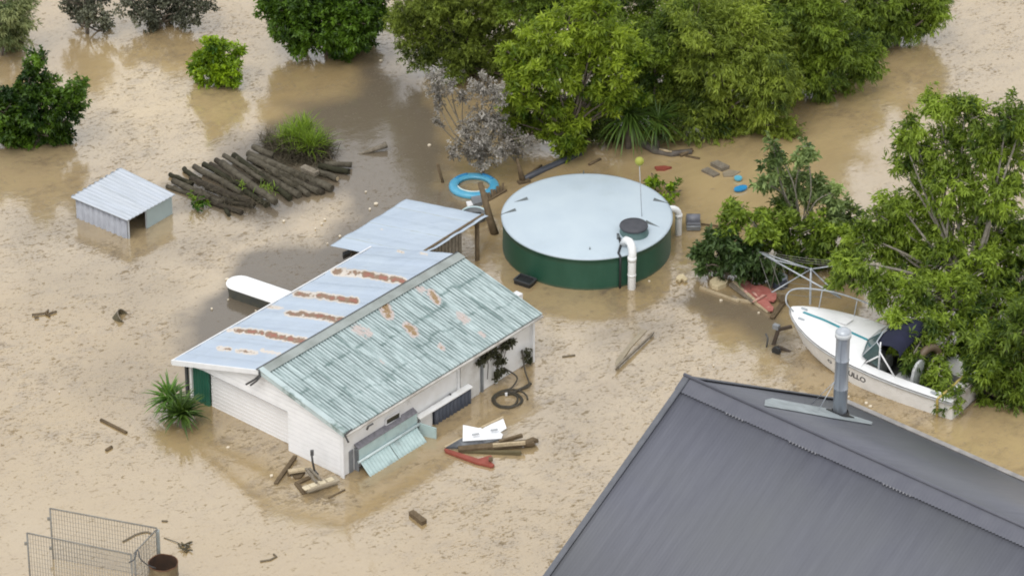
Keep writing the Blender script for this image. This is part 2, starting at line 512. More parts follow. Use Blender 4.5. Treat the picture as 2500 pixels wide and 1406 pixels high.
M['pale_bark'] = wood('pale_bark', (0.34, 0.31, 0.26), (0.18, 0.16, 0.13))
M['pvc'] = plain('white_pipe', (0.80, 0.80, 0.79), 0.35, (0.72, 0.73, 0.73), 3)
M['foam'] = plain('pale_yellow_foam', (0.66, 0.56, 0.36), 0.9, (0.52, 0.42, 0.25), 10, bmp=0.4)
M['red_ply'] = plain('faded_red_paint', (0.44, 0.16, 0.13), 0.7, (0.33, 0.10, 0.08), 9, dirt=(0.5, 0.38, 0.28), dlo=0.62, dhi=0.7)
M['red_deep'] = plain('red_paint', (0.30, 0.07, 0.045), 0.65, (0.22, 0.05, 0.03), 9)
M['blue_plastic'] = plain('bright_blue_plastic', (0.03, 0.26, 0.50), 0.35, (0.02, 0.19, 0.42), 5)
M['aqua'] = plain('aqua_plastic', (0.12, 0.42, 0.55), 0.35, (0.09, 0.35, 0.48), 5)
M['gel_white'] = plain('white_gelcoat', (0.83, 0.83, 0.82), 0.28, (0.76, 0.76, 0.75), 2)
M['hull_white'] = plain('muddy_white_hull', (0.80, 0.79, 0.77), 0.35, (0.70, 0.69, 0.66), 3, dirt=(0.36, 0.30, 0.20), dlo=0.66, dhi=0.85)
M['mud'] = plain('dried_mud', (0.30, 0.23, 0.14), 0.9, (0.2, 0.15, 0.09), 9)
M['wire'] = plain('wire_steel', (0.24, 0.23, 0.20), 0.5, (0.17, 0.16, 0.14), 7)

def boards_mat():
    m, nt, b = nodes('white_weatherboard')
    setc(b, 0.5)
    v = coord(nt)
    c = mix(nt, ramp(nt, noise(nt, v, 4, 5), [(0.4, 0.0), (0.8, 1.0)]), (0.84, 0.84, 0.84), (0.76, 0.76, 0.76))
    sp = nt.nodes.new('ShaderNodeSeparateXYZ'); nt.links.new(v, sp.inputs[0])
    fr = math_(nt, 'FRACT', math_(nt, 'MULTIPLY', sp.outputs[2], 9.0))
    line = ramp(nt, fr, [(0.0, 0.0), (0.06, 1.0), (0.94, 1.0), (1.0, 0.0)])
    c = mix(nt, math_(nt, 'MULTIPLY', math_(nt, 'SUBTRACT', 1.0, line), 0.35), c, (0.45, 0.46, 0.47))
    c = mix(nt, ramp(nt, noise(nt, v, 7, 6, 0.7), [(0.66, 0.0), (0.8, 0.5)]), c, (0.3, 0.28, 0.22))
    nt.links.new(c, b.inputs['Base Color'])
    bump(nt, line, 0.6, 0.012, b)
    return m
M['boards'] = boards_mat()

# ------------------------------------------------------------------ main shed
SO = np.array([-3.456, -7.453, 0.0])
SA = math.radians(-40.8)
SU = np.array([-math.cos(SA), -math.sin(SA), 0]); SV = np.array([SU[1], -SU[0], 0]); SK = np.array([0, 0, 1.0])
def SH(u, v, z=0.0): return SO + SU * u + SV * v + SK * z
def on_plane(px, py, o, n):
    d = ray(px, py); t = ((np.asarray(o) - CAMP) @ n) / (d @ n)
    return CAMP + d * t

ZE, ZR, UR, ZL, UL, VB = 1.188, 1.744, 2.156, 0.948, 4.66, 6.03
E0, E1 = SH(-0.208, -0.112, ZE), SH(-0.208, VB, ZE)
R0, R1 = SH(UR, -0.112, ZR), SH(UR, VB, ZR)
L0, L1 = SH(UL, -0.112, ZL), SH(UL, VB, ZL)

def spots(pp, caps, jitter=0.6, seed=0, fq=0.11):
    px, py = pp[:, 0], pp[:, 1]
    a = np.zeros(len(px))
    j = fbm(px * fq, py * fq, seed, 4)
    for x0, y0, x1, y1, r, w in caps:
        d = segd(px, py, x0, y0, x1, y1) / r
        a = np.maximum(a, w * np.clip(1.25 - d, 0, 1))
    return np.clip(a * (1 - jitter + 2 * jitter * j), 0, 1.2)

shed = thing('garden_shed', SH(2, 3, 0), 'white weatherboard shed with rusty pale blue and mossy green iron roof', 'shed')
m = MB()
zt = lambda u: (ZE + (ZR - ZE) * (u + 0.208) / (UR + 0.208) if u < UR else ZL + (ZR - ZL) * (UL - u) / (UL - UR)) - 0.035
poly = [(0, -1.3), (1.5, -1.3), (1.5, 0.96), (3.9, 0.96), (4.45, 0.88), (4.45, zt(4.45)), (UR, zt(UR)), (0, zt(0))]
m.plate([SH(u, 0, z) for u, z in poly], SV * 0.07)
fw = m.build('front_wall', M['boards'], shed)
m = MB()
m.plate([SH(0, 0.075, -1.3), SH(0, VB - 0.1, -1.3), SH(0, VB - 0.1, zt(0)), SH(0, 0.075, zt(0))], SU * 0.06)
m.build('side_wall', M['wall_worn'], shed)
m = MB()
m.plate([SH(0.065, VB - 0.17, -1.3), SH(4.4, VB - 0.17, -1.3), SH(4.4, VB - 0.17, zt(4.4)), SH(UR, VB - 0.17, zt(UR)), SH(0.065, VB - 0.17, zt(0.065))], SV * 0.06)
m.plate([SH(4.34, 0.08, -1.3), SH(4.34, VB - 0.18, -1.3), SH(4.34, VB - 0.18, zt(4.4) - .01), SH(4.34, 0.08, zt(4.4) - .01)], SU * 0.05)
m.build('rear_wall', M['wall_worn'], shed)
# roller door: ribbed panel set back from the wall
m = MB()
for k in range(24):
    z0 = -1.2 + k * 0.094
    if z0 > 1.0: break
    m.hexa([SH(1.5, 0.2, z0), SH(3.88, 0.2, z0), SH(3.88, 0.24, z0), SH(1.5, 0.24, z0),
            SH(1.5, 0.193, z0 + 0.086), SH(3.88, 0.193, z0 + 0.086), SH(3.88, 0.24, z0 + 0.086), SH(1.5, 0.24, z0 + 0.086)])
m.hexa([SH(1.5, 0.205, -1.2), SH(3.88, 0.205, -1.2), SH(3.88, 0.235, -1.2), SH(1.5, 0.235, -1.2), SH(1.5, 0.205, 1.05), SH(3.88, 0.205, 1.05), SH(3.88, 0.235, 1.05), SH(1.5, 0.235, 1.05)])
door = m.build('roller_door', plain('door_white', (0.82, 0.81, 0.80), 0.45, (0.77, 0.76, 0.75), 2), shed)
m = MB()
m.beam(SH(1.535, 0.14, -1.2), SH(1.535, 0.14, 0.95), 0.05, 0.03, up=SV)
m.build('jamb_shade_strip', M['dark_metal'], shed)  # dark strip put in for the shade line at the door jamb
m = MB()
for k in range(7):
    u0 = 3.9 + k * 0.08
    m.plate([SH(u0, 0.14, -1.3), SH(u0 + 0.05, 0.125, -1.3), SH(u0 + 0.08, 0.14, -1.3), SH(u0 + 0.08, 0.19, -1.3), SH(u0, 0.19, -1.3)], SK * 2.28)
gp = m.build('green_panel', M['green_paint'], shed)
gp['label'] = 'dark green corrugated panel beside the roller door'
m = MB(); m.beam(SH(4.49, 0.1, -1.3), SH(4.49, 0.1, 0.95), 0.06, 0.06, up=SV); m.build('corner_post', M['dark_metal'], shed)

GREEN_RUST = [(938, 745, 948, 768, 14, 0.8), (1052, 715, 1068, 736, 10, 0.76), (995, 795, 1012, 812, 12, 0.8), (1122, 770, 1138, 782, 12, 0.42),
              (868, 800, 898, 815, 14, 0.36), (1074, 842, 1080, 850, 8, 0.55), (1010, 692, 1030, 708, 11, 0.36), (1172, 812, 1182, 820, 7, 0.45), (930, 880, 940, 890, 6, .3)]
LAPS = [((700, 955), (1210, 690)), ((640, 940), (850, 800)), ((1160, 660), (1300, 770)), ((905, 1000), (760, 915))]
def green_attr(S, T, pp):
    g = np.zeros(len(S))
    x, y = pp[:, 0], pp[:, 1]
    wob = (fbm(x * 0.03, y * 0.03, 4) - 0.5) * 34
    for t0, w in ((0.36, 1.0), (0.68, 0.8)):                      # moss along the sheet laps, as steps
        tt = t0 + 0.05 * np.sign(np.sin(S * 9 + t0 * 7)) + wob * 0.0035
        g = np.maximum(g, w * .75 * np.exp(-((T - tt) / 0.011) ** 2))
    for s0 in (0.16, 0.33, 0.52, 0.7, 0.86):
        g = np.maximum(g, 0.5 * np.exp(-((S - s0 - wob * 0.0004) / 0.006) ** 2) * (vnoise(T * 6, S * 3, 8) > 0.35))
    g = np.maximum(g, 0.9 * np.exp(-(S / 0.02) ** 2) * (vnoise(T * 9, S, 2)))
    g = np.maximum(g, 0.55 * np.exp(-(T / 0.05) ** 2))
    return dict(rust=spots(pp, GREEN_RUST, 0.45, 5), grime=g * (0.5 + vnoise(x * 0.09, y * 0.09, 12)))
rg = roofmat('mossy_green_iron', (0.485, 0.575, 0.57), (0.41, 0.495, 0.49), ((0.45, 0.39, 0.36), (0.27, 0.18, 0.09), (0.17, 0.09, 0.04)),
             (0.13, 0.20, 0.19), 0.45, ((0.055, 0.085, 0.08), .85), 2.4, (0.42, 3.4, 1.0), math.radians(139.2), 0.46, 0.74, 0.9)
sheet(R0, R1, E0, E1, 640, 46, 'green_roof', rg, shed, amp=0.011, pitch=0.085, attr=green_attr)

BLUE_RUST = [(818, 662, 865, 668, 11, 0.8), (880, 668, 985, 686, 10, 1.0), (720, 716, 770, 722, 9, 0.7), (775, 722, 868, 734, 10, 0.9), (700, 764, 735, 768, 8, 0.75),
             (738, 766, 838, 782, 10, 1.0), (575, 806, 640, 812, 8, 0.8), (655, 816, 748, 834, 10, 1.0), (535, 850, 560, 852, 7, 0.6), (580, 856, 625, 860, 7, 0.6),
             (555, 805, 600, 808, 5, 0.5), (655, 748, 690, 752, 6, 0.4), (972, 613, 985, 616, 4, 0.45), (1028, 618, 1042, 622, 4, 0.5), (640, 855, 690, 866, 6, 0.3)]
def blue_attr(S, T, pp):
    j = np.abs(((S * 8.0 + 0.3) % 1.0) - 0.5)
    g = 0.8 * (j > 0.485) + 0.3 * np.exp(-(T / 0.04) ** 2)
    return dict(rust=spots(pp, BLUE_RUST, 0.8, 15, 0.10), grime=g)
rb = roofmat('rusty_blue_iron', (0.375, 0.445, 0.535), (0.415, 0.485, 0.555), ((0.58, 0.52, 0.45), (0.21, 0.125, 0.065), (0.27, 0.085, 0.045)),
             (0.26, 0.29, 0.30), 0.38, None, 2.2, (1, 1, 1), 0, 0.62, 0.9, 0.5)
sheet(R0 + SK * 0.006, R1 + SK * 0.006, L0, L1, 300, 150, 'blue_roof', rb, shed, amp=0.008, pitch=0.77, attr=blue_attr, sag=0.035, trap=True)
# ridge capping
m = MB()
dr = (E0 - R0); dr /= np.linalg.norm(dr); dl = (L0 - R0); dl /= np.linalg.norm(dl)
rc = plain('ridge_capping', (0.30, 0.33, 0.31), 0.6, (0.20, 0.22, 0.20), 2.5, dirt=(0.22, 0.18, 0.13))
nr = np.cross(SV, dr); nr = nr if nr[2] > 0 else -nr
nl = np.cross(SV, dl); nl = nl if nl[2] > 0 else -nl
a, b = R0 - SV * 0.05 + SK * 0.015, R1 + SV * 0.01 + SK * 0.015
m.plate([a + nr * .012, b + nr * .012, b + dr * 0.2 + nr * .014, a + dr * 0.2 + nr * .014], nr * 0.008)
m.plate([a + nl * .014, a + dl * 0.06 + nl * .012, b + dl * 0.06 + nl * .012, b + nl * .014], nl * 0.008)
rcap = m.build('ridge_cap', rc, shed)
m = MB(); m.tube([a + SK * 0.02 + dl * .03, b + SK * 0.02 + dl * .03], 0.018, 6); m.build('ridge_roll', M['dark_metal'], rcap)
# barge boards, fascia and gutter
m = MB()
dn = SK * -0.10
m.plate([L0 - SV * 0.035 + SK * .02, R0 - SV * 0.035 + SK * .004, R0 - SV * 0.035 + dn, L0 - SV * 0.035 + dn], SV * 0.033)
m.plate([SH(UL + .03, -0.148, ZL + .01), SH(UL + .03, VB, ZL + .01), SH(UL + .03, VB, ZL - .09), SH(UL + .03, -.148, ZL - .09)], SU * -0.025)
bb = m.build('barge_board', M['white_paint'], shed)
m = MB()
m.plate([R0 - SV * 0.04 + SK * .02, E0 - SV * 0.04 + SK * .02, E0 - SV * 0.04 - SK * .07, R0 - SV * 0.04 - SK * 0.07], SV * 0.03)
m.plate([R0 - SV * 0.04 + SK * .032, R0 + SV * 0.1 + SK * .032, E0 + SV * 0.1 + SK * .03, E0 - SV * 0.04 + SK * .03], nr * 0.006)
m.build('barge_flashing', plain('mossy_flashing', (0.46, 0.54, 0.535), 0.5, (0.40, 0.47, 0.465), 3, dirt=(0.13, 0.19, 0.17), dlo=0.5, dhi=0.6), shed)
m = MB()
m.plate([SH(-0.15, -0.1, ZE - .02), SH(-0.15, VB, ZE - .02), SH(-0.15, VB, ZE - .12), SH(-0.15, -.1, ZE - .12)], SU * 0.03)
m.tube([SH(-0.2, -0.1, ZE - .06), SH(-.2, VB - 1.2, ZE - .07), SH(-.205, VB, ZE - .06)], 0.035, 8)
m.build('gutter', plain('dirty_gutter', (0.60, 0.585, 0.55), 0.6, (0.36, 0.33, 0.29), 3), shed)
# broken gutter brackets
for pts in ([(632, 902, R0), (634, 915, R0), (622, 926, R0), (601, 938, R0)], [(636, 918, R0), (626, 930, R0), (612, 940, R0)], [(858, 1048, E0), (842, 1062, E0), (848, 1074, E0), (851, 1080, E0)], [(910, 1034, E0), (899, 1040, E0), (896, 1048, E0)]):
    m = MB(); m.tube([on_plane(x, y, o - SV * 0.06, SV) for x, y, o in pts], 0.022, 6); m.build('gutter_bracket', M['dark_metal'], shed)
# window in the side wall
wp = SH(-0.01, 0, 0)
wc = [on_plane(*q, wp, SU) for q in ((941, 1037), (975, 1019), (975, 1003), (941, 1023))]
m = MB(); m.plate(wc, SU * -0.012); win = m.build('window', M['glass'], shed)
m = MB()
for i in range(4):
    m.beam(wc[i] - SU * .01, wc[(i + 1) % 4] - SU * .01, 0.028, 0.03, up=SU)
m.build('window_frame', M['white_paint'], win)
# side wall doors and battens
for v in (3.55, 4.3, 4.75):
    m = MB(); m.beam(SH(-0.022, v, -1.2), SH(-0.022, v, ZE - .12), 0.06, 0.04, up=SU); m.build('batten', M['white_paint'] if v != 4.3 else M['grey_metal'], shed)
m = MB(); m.plate([SH(-0.005, 3.62, -1.2), SH(-0.005, 4.2, -1.2), SH(-0.005, 4.2, ZE - .14), SH(-0.005, 3.62, ZE - .14)], SU * -0.03)
sd_ = m.build('side_door', plain('side_door_paint', (0.70, 0.69, 0.66), 0.6, (0.55, 0.53, 0.49), 4, dirt=(0.3, .27, .2)), shed)
p = on_plane(1099, 968, SH(-0.05, 0, 0), SU)
m = MB(); m.beam(p - SK * .06, p + SK * .07, 0.03, 0.04, up=SU); m.build('handle', M['dark_metal'], sd_)
m = MB()
for k, u in enumerate((-0.03, 0.03)):
    m.beam(SH(u - .03, 5.9, -1.2), SH(u - .03, 5.9, ZE - .1), 0.05, 0.06, up=SU)
m.build('corner_trim', M['white_paint'], shed)
m = MB(); m.beam(SH(-.02, -.012, -1.2), SH(-.02, -.012, ZE - .08), 0.09, 0.03, up=SV); m.build('front_trim', M['white_paint'], shed)

# lean-to cabinet against the side wall
cab = thing('lean_to_cabinet', SH(-0.3, 1.1, 0), 'pale green sheet metal lean-to with dropped flap against the shed side wall', 'lean-to')
v0, v1 = 0.36, 2.16
m = MB(); m.plate([SH(-.005, v0, .60), SH(-.005, v1, .62), SH(-.13, v1, .56), SH(-.13, v0, .54)], SK * 0.02)
m.build('cabinet_top', plain('lichen_grey_top', (0.25, 0.24, 0.26), 0.8, (0.16, 0.155, 0.17), 14), cab)
m = MB(); m.plate([SH(-.115, v0, .25), SH(-.115, v1, .27), SH(-.115, v1, .555), SH(-.115, v0, .535)], SU * 0.02)
m.beam(SH(-.122, 1.2, .27), SH(-.122, 1.2, .54), 0.03, 0.02, up=SU)
m.build('front_panel', M['pale_green'], cab)
m = MB(); m.tube([SH(-.15, v0 - .03, .26), SH(-.15, v1 + .02, .28)], 0.03, 10); m.build('front_rail', plain('rail_paint', (0.62, 0.72, 0.72), 0.4), cab)
for a_, b_ in ((v0 + .02, 1.24), (1.26, v1 - .06)):
    ra, rb_ = SH(-.15, a_, .245), SH(-.15, b_, .255)
    sheet(ra, rb_, ra - SU * .31 - SK * .28, rb_ - SU * .31 - SK * .28, 60, 4, 'flap_sheet', M['pale_green'], cab, amp=0.006, pitch=0.09, thick=0.008)
m = MB(); m.plate([SH(-.14, v1 + .02, .30), SH(-.47, v1 + .14, .26), SH(-.47, v1 + .14, -.15), SH(-.14, v1 + .02, -.1)], SV * 0.03)
m.beam(SH(-.475, v1 + .155, .26), SH(-.475, v1 + .155, -.2), 0.035, 0.045, up=SU)
m.build('end_flap', M['pale_green'], cab)
m = MB()
for k in range(5): m.beam(SH(-.02 - k * .022, v0 + .01 + .008 * (k % 2), -1), SH(-.02 - k * .022, v0 + .01 + .008 * (k % 2), .53), 0.022, 0.02, up=SV)
m.build('end_panel', M['grey_metal'], cab)
m = MB(); m.plate([SH(-.005, .2, -1), SH(-.005, .31, -1), SH(-.005, .31, .53), SH(-.005, .2, .52)], SU * -0.02); m.build('side_strip', M['grey_metal'], cab)

# corrugated box further along the wall
bx_ = thing('corrugated_box', SH(-0.15, 3.1, 0), 'dark navy corrugated box with white lid against the shed side wall', 'box')
sheet(SH(-.13, 2.68, .37), SH(-.13, 3.8, .37), SH(-.13, 2.68, -.6), SH(-.13, 3.8, -.6), 110, 3, 'corrugated_front', M['navy_steel'], bx_, amp=0.016, pitch=0.115)
m = MB(); m.plate([SH(-.045, 2.2, .41), SH(-.045, 3.84, .41), SH(-.17, 3.84, .385), SH(-.17, 2.2, .385)], SK * .025); m.build('lid', M['wall_worn'], bx_)
for v_ in (2.69, 3.77):
    m = MB(); m.plate([SH(-.045, v_, -.6), SH(-.105, v_, -.6), SH(-.105, v_, .36), SH(-.045, v_, .37)], SV * .02); m.build('side_panel', M['navy_steel'], bx_)
m = MB(); m.plate([SH(-.05, 2.3, -.2), SH(-.05, 2.66, -.2), SH(-.05, 2.66, .37), SH(-.05, 2.3, .37)], SU * -.04); m.build('end_board', M['wall_worn'], bx_)

# ------------------------------------------------------------------ rear lean-to
rear = thing('rear_lean_to', P(1000, 570, 0), 'low lean-to with pale blue sheet roof between the rusty roof and the tank', 'shed')
rA, rB, rC, rD = P(806, 599, .60), P(991.6, 486, .60), P(1191.6, 526, 1.12), P(1006, 639, 1.12)
def rear_attr(S, T, pp):
    j = np.abs(((S * 3.0 + 0.5 + 0.0 * T) % 1.0) - 0.5)
    return dict(rust=spots(pp, [(930, 560, 935, 561, 2, .3)], .5), grime=0.95 * (j > 0.488))
rl = roofmat('pale_blue_sheet', (0.39, 0.46, 0.545), (0.42, 0.49, 0.56), ((0.62, 0.56, 0.50), (0.33, 0.19, 0.09), (0.36, 0.10, 0.05)), (0.30, 0.33, 0.28), 0.38, None, 1.6, (1, 1, 1), 0, 0.6, 0.85, 0.6)
sheet(rC, rD, rB, rA, 160, 60, 'sheet_roof', rl, rear, amp=0.006, pitch=0.9, attr=rear_attr, sag=0.03, trap=True)
ru_ = (rC - rB); rv_ = (rB - rA)
def RL(a, b, z): q = rA + ru_ * a + rv_ * b; return np.array([q[0], q[1], z])
m = MB(); m.plate([RL(.9, .12, -1.3), RL(.9, .72, -1.3), RL(.9, .72, 1.03), RL(.9, .12, 1.03)], ru_ * 0.015)
for k in range(14): m.beam(RL(.918, .13 + k * .045, -1.2), RL(.918, .13 + k * .045, 1.0), .09, .02, up=ru_)
m.build('slab_wall', M['grey_wood'], rear)
m = MB(); m.plate([RL(.1, .15, -1.3), RL(.1, .85, -1.3), RL(.1, .85, .62), RL(.1, .15, .62)], ru_ * 0.015); m.build('low_wall', M['grey_wood'], rear)
m = MB(); m.beam(RL(.95, .02, 1.08), RL(.95, .99, 1.08), .05, .09); m.build('rafter', M['old_wood'], rear)
for b_ in (.03, .93):
    m = MB(); m.tube([RL(.93, b_, -1.3), RL(.93, b_, 1.03)], .05, 8); m.build('post', M['old_wood'], rear)
m = MB(); m.plate([P(836, 624, .35), P(862, 615, .35), P(862, 622, .2), P(838, 634, .2)], (0, 0.12, 0.02)); m.build('gutter_end', M['dark_metal'], rear)

# ------------------------------------------------------------------ tank
TC = P(1433, 529, .77); TC[2] = 0
tank = thing('water_tank', TC, 'large round water tank with dark green wall and pale blue lid roof', 'tank')
R = 1.875
def tank_mat():
    m, nt, b = nodes('tank_green'); setc(b, 0.5)
    v = coord(nt, (1, 1, 0.25))
    c = mix(nt, ramp(nt, noise(nt, v, 3, 5), [(0.4, 0.0), (0.75, 1.0)]), (0.016, 0.078, 0.047), (0.024, 0.095, 0.06))
    c = mix(nt, ramp(nt, noise(nt, coord(nt, (1, 1, .15)), 14, 4, .7), [(0.6, 0.0), (0.85, 0.4)]), c, (0.10, 0.15, 0.11))
    sp = nt.nodes.new('ShaderNodeSeparateXYZ'); nt.links.new(coord(nt), sp.inputs[0])
    lo = ramp(nt, math_(nt, 'ADD', sp.outputs[2], math_(nt, 'MULTIPLY', noise(nt, coord(nt), 5), .05)), [(0.0, 1.0), (0.09, 0.0)])
    c = mix(nt, math_(nt, 'MULTIPLY', lo, .6), c, (0.16, 0.13, 0.075))
    nt.links.new(c, b.inputs['Base Color']); return m
m = MB()
m.lathe(TC, [(R - .015, -1.4)] + [(R - .015 + .004 * math.sin(k * 1.3), -1.2 + k * .12) for k in range(16)] + [(R - .015, .72), (R + .012, .735), (R + .012, .765)], 120)
m.build('tank_wall', tank_mat(), tank)
m = MB()
prof = [(R + .012, .768), (R + .02, .785), (R - .03, .80)] + [(R * t, .80 + .12 * (1 - t * t)) for t in (.95, .85, .72, .58, .44, .3, .16, .06, .001)]
m.lathe(TC, prof, 120)
troof = m.build('tank_roof', plain('tank_roof_pale_blue', (0.465, 0.54, 0.585), 0.5, (0.42, 0.495, 0.55), 1.2, dirt=(0.36, 0.42, 0.44), dlo=.56, dhi=.85), tank)
def onroof(px, py, dz=0.0):
    p = P(px, py, .85)
    for _ in range(6):
        t = min(1, np.hypot(p[0] - TC[0], p[1] - TC[1]) / R)
        p = P(px, py, .80 + .12 * (1 - t * t) + dz)
    return p
hc = onroof(1547, 566)
m = MB(); m.lathe(hc, [(.34, -.10), (.33, .0), (.30, .03), (.29, .15)], 36)
neck = m.build('hatch_neck', plain('hatch_green', (0.10, 0.17, 0.17), .5, (0.07, 0.13, 0.12), 6), tank)
m = MB(); m.lathe(hc, [(.31, .13), (.315, .145), (.305, .18), (.2, .195), (.001, .198)], 36); m.build('hatch_lid', plain('hatch_lid_grey', (0.045, 0.047, 0.056), .6, (0.065, 0.066, 0.075), 8), tank)
for (x, y), d in zip(((1272, 490), (1243, 518), (1612, 492), (1592, 548), (1508, 574), (1440, 606), (1425, 424)), ((1, .3), (1, .35), (-1, .25), (-1, .5), (.2, -1), (0, -1), (0, 1))):
    p = onroof(x, y); d = np.array([d[0], d[1], 0.0]); d /= np.linalg.norm(d); sdv = np.array([-d[1], d[0], 0])
    k = .045 if (x, y) in ((1440, 606), (1425, 424)) else .14
    m = MB(); m.add([p - d * k * 1.6 - SK * .03, p + d * k * 1.2 - sdv * k * .5 - SK * .03, p + d * k * 1.2 + sdv * k * .5 - SK * .03, p + d * k * 1.0 + SK * .075], [(0, 2, 1), (0, 1, 3), (1, 2, 3), (2, 0, 3)])
    m.build('roof_lug', plain('lug_grey', (.13, .15, .15), .6), tank)
pb = P(1542, 704, 0)
inn = (TC - pb); inn[2] = 0; inn /= np.linalg.norm(inn)
pts = [pb - SK * 1.2, pb + SK * .78] + [pb + SK * (.78 + .26 * math.sin(t)) + inn * (.26 - .26 * math.cos(t)) + np.array([.045 * t, 0, 0]) for t in (.4, .8, 1.2, 1.57)] + [pb + inn * .38 + SK * 1.02 + np.array([.06, 0, 0]), pb + inn * .50 + SK * .86 + np.array([.06, 0, 0])]
m = MB(); m.tube(pts, .088, 18); m.tube([pb + SK * .70, pb + SK * .80], .097, 18); m.tube([pb + SK * .32, pb + SK * .37], .094, 18); m.build('inlet_pipe', M['pvc'], tank)
pb2 = P(1656, 572, 0)
in2 = (TC - pb2); in2[2] = 0; in2 /= np.linalg.norm(in2)
pts = [pb2 - SK * 1.2, pb2 + SK * .50] + [pb2 + SK * (.50 + .18 * math.sin(t)) + in2 * (.18 - .18 * math.cos(t)) for t in (.4, .8, 1.2, 1.57)] + [pb2 + in2 * .4 + SK * .68]
m = MB(); m.tube(pts, .075, 16); m.tube([pb2 + SK * .44, pb2 + SK * .52], .083, 16); m.build('overflow_pipe', M['pvc'], tank)
m = MB()
a0 = math.atan2(pb[1] - TC[1], pb[0] - TC[0]) - .115
ed = lambda z, r: TC + np.array([r * math.cos(a0), r * math.sin(a0), z])
m.tube([onroof(1509, 572, .02), onroof(1516, 596, .02), ed(.83, R - .08), ed(.80, R + .03), ed(.4, R + .03), ed(-.5, R + .03)], .026, 8); m.build('hose', M['black'], tank)  # black tube standing in for the inlet pipe's shadow down the tank
m = MB()
rb0 = onroof(1567, 528); rt0 = Q(1561, 402, rb0[1])
m.tube([rb0 + SK * .0, rt0], .009, 6); gauge = m.build('gauge_rod', M['galv'], tank)
m = MB()
m.lathe(rt0 + SK * .08, [(.001, -.10)] + [(.10 * math.sin(t), -.10 * math.cos(t)) for t in np.linspace(.3, 2.84, 9)] + [(.001, .10)], 20)
m.build('float_ball', plain('yellow_green_float', (0.34, 0.36, 0.05), .6, (0.28, 0.30, 0.05)), gauge)

# ------------------------------------------------------------------ small iron shelter
shl = thing('iron_shelter', P(300, 560, 0), 'small open shelter of galvanised iron with a flat striped white roof', 'shelter')
zq = .56
kA, kB, kC, kD = P(173, 481, zq), P(296, 409, zq + .02), P(428, 474, zq + .02), P(311, 538, zq)
def sh_attr(S, T, pp): return dict(rust=np.zeros(len(S)), grime=0.7 * np.exp(-((S - .47) / .012) ** 2) * (T < .75) * (T > .1) + .25 * vnoise(S * 30, T * 2, 3))
rs = roofmat('streaky_zinc', (0.46, 0.50, 0.555), (0.53, 0.56, 0.60), ((0.62, 0.56, 0.50), (0.33, 0.19, 0.09), (0.36, 0.10, 0.05)), (0.34, 0.37, 0.38), .4, ((0.30, 0.33, 0.36), .45), 2.5, (.4, 5, 1), math.radians(-40.8), .5, .8, .7)
sheet(kA, kB, kD, kC, 150, 40, 'iron_roof', rs, shl, amp=.007, pitch=.13, attr=sh_attr, trap=True, thick=.02)
ku, kv = kD - kA, kB - kA
def SL(a, b, z): q = kA + ku * a + kv * b; return np.array([q[0], q[1], z])
m_iron = plain('zinc_wall', (0.36, 0.375, 0.41), .5, (0.28, 0.29, 0.32), 5)
sheet(SL(.04, .06, zq - .03), SL(.93, .06, zq - .03), SL(.04, .06, -.9), SL(.93, .06, -.9), 120, 3, 'front_wall', m_iron, shl, amp=.016, pitch=.16, trap=True)
sheet(SL(.06, .08, zq - .03), SL(.06, .92, zq - .03), SL(.06, .08, -.9), SL(.06, .92, -.9), 60, 3, 'end_wall', m_iron, shl, amp=.012, pitch=.16, trap=True)
sheet(SL(.06, .93, zq - .03), SL(.93, .93, zq - .03), SL(.06, .93, -.9), SL(.93, .93, -.9), 60, 3, 'back_wall', m_iron, shl, amp=.012, pitch=.16, trap=True)
m = MB(); m.plate([SL(.955, .42, -.9), SL(.955, .93, -.9), SL(.955, .93, zq - .04), SL(.955, .42, zq - .04)], -ku * .02)
m.build('side_sheet', plain('grey_green_sheet', (0.37, 0.45, 0.45), .5, (0.33, 0.40, 0.40), 2), shl)
for a_, b_ in ((.94, .08), (.94, .43)):
    m = MB(); m.beam(SL(a_, b_, -1), SL(a_, b_, zq - .03), .04, .04); m.build('post', M['galv'], shl)
for k in range(9):
    q = kA + kv * (k + .5) / 9 - ku * .012
    m = MB(); m.box(q - SK * .015, ku * .012, kv * .022, SK * .012); m.build('rib_end', M['grey_metal'], shl)

# ------------------------------------------------------------------ house with grey roof
HZ, HE = 4.0, 1.05
HR = np.array([.757, -.653, 0]); HN = np.array([.653, .757, 0])       # along the ridge, and away from the camera
AP = P(1676, 922, HZ)
house = thing('grey_roofed_house', AP - SK * HZ, 'house under a dark grey iron gable roof with a tall steel flue', 'house')
HWf = 5.05
SLP = (HZ - HE) / HWf
HL = 13.0
hr = None
def house_mat():
    m, nt, b = nodes('charcoal_iron'); setc(b, .5, 0, .5)
    v = coord(nt, (.35, 6.5, 1), (0, 0, math.radians(49.2)))
    f = noise(nt, v, 1.2, 5, .65)
    c = mix(nt, ramp(nt, f, [(.3, 0.0), (.7, 1.0)]), (0.09, 0.093, 0.115), (0.118, 0.122, 0.146))
    c = mix(nt, ramp(nt, noise(nt, coord(nt), .35, 3), [(.35, 0.0), (.7, .6)]), c, (0.115, 0.12, 0.122))
    c = mix(nt, ramp(nt, noise(nt, coord(nt, (.5, 5, 1), (0, 0, math.radians(49.2))), 9, 5, .75), [(.62, 0.0), (.8, .35)]), c, (0.2, 0.2, 0.21))
    val = N(nt, 'ShaderNodeAttribute', attribute_name='valley').outputs['Fac']
    c = mix(nt, math_(nt, 'MULTIPLY', val, .08), c, (0.07, 0.072, 0.08))
    nt.links.new(c, b.inputs['Base Color']); return m
hm = house_mat()
near0, far0 = AP - HN * HWf - SK * (HZ - HE), AP + HN * HWf - SK * (HZ - HE)
ncol = int(HL / .076 * 6)
sheet(AP, AP + HR * HL, near0, near0 + HR * HL, ncol, 3, 'near_slope', hm, house, amp=.0019, pitch=.076)
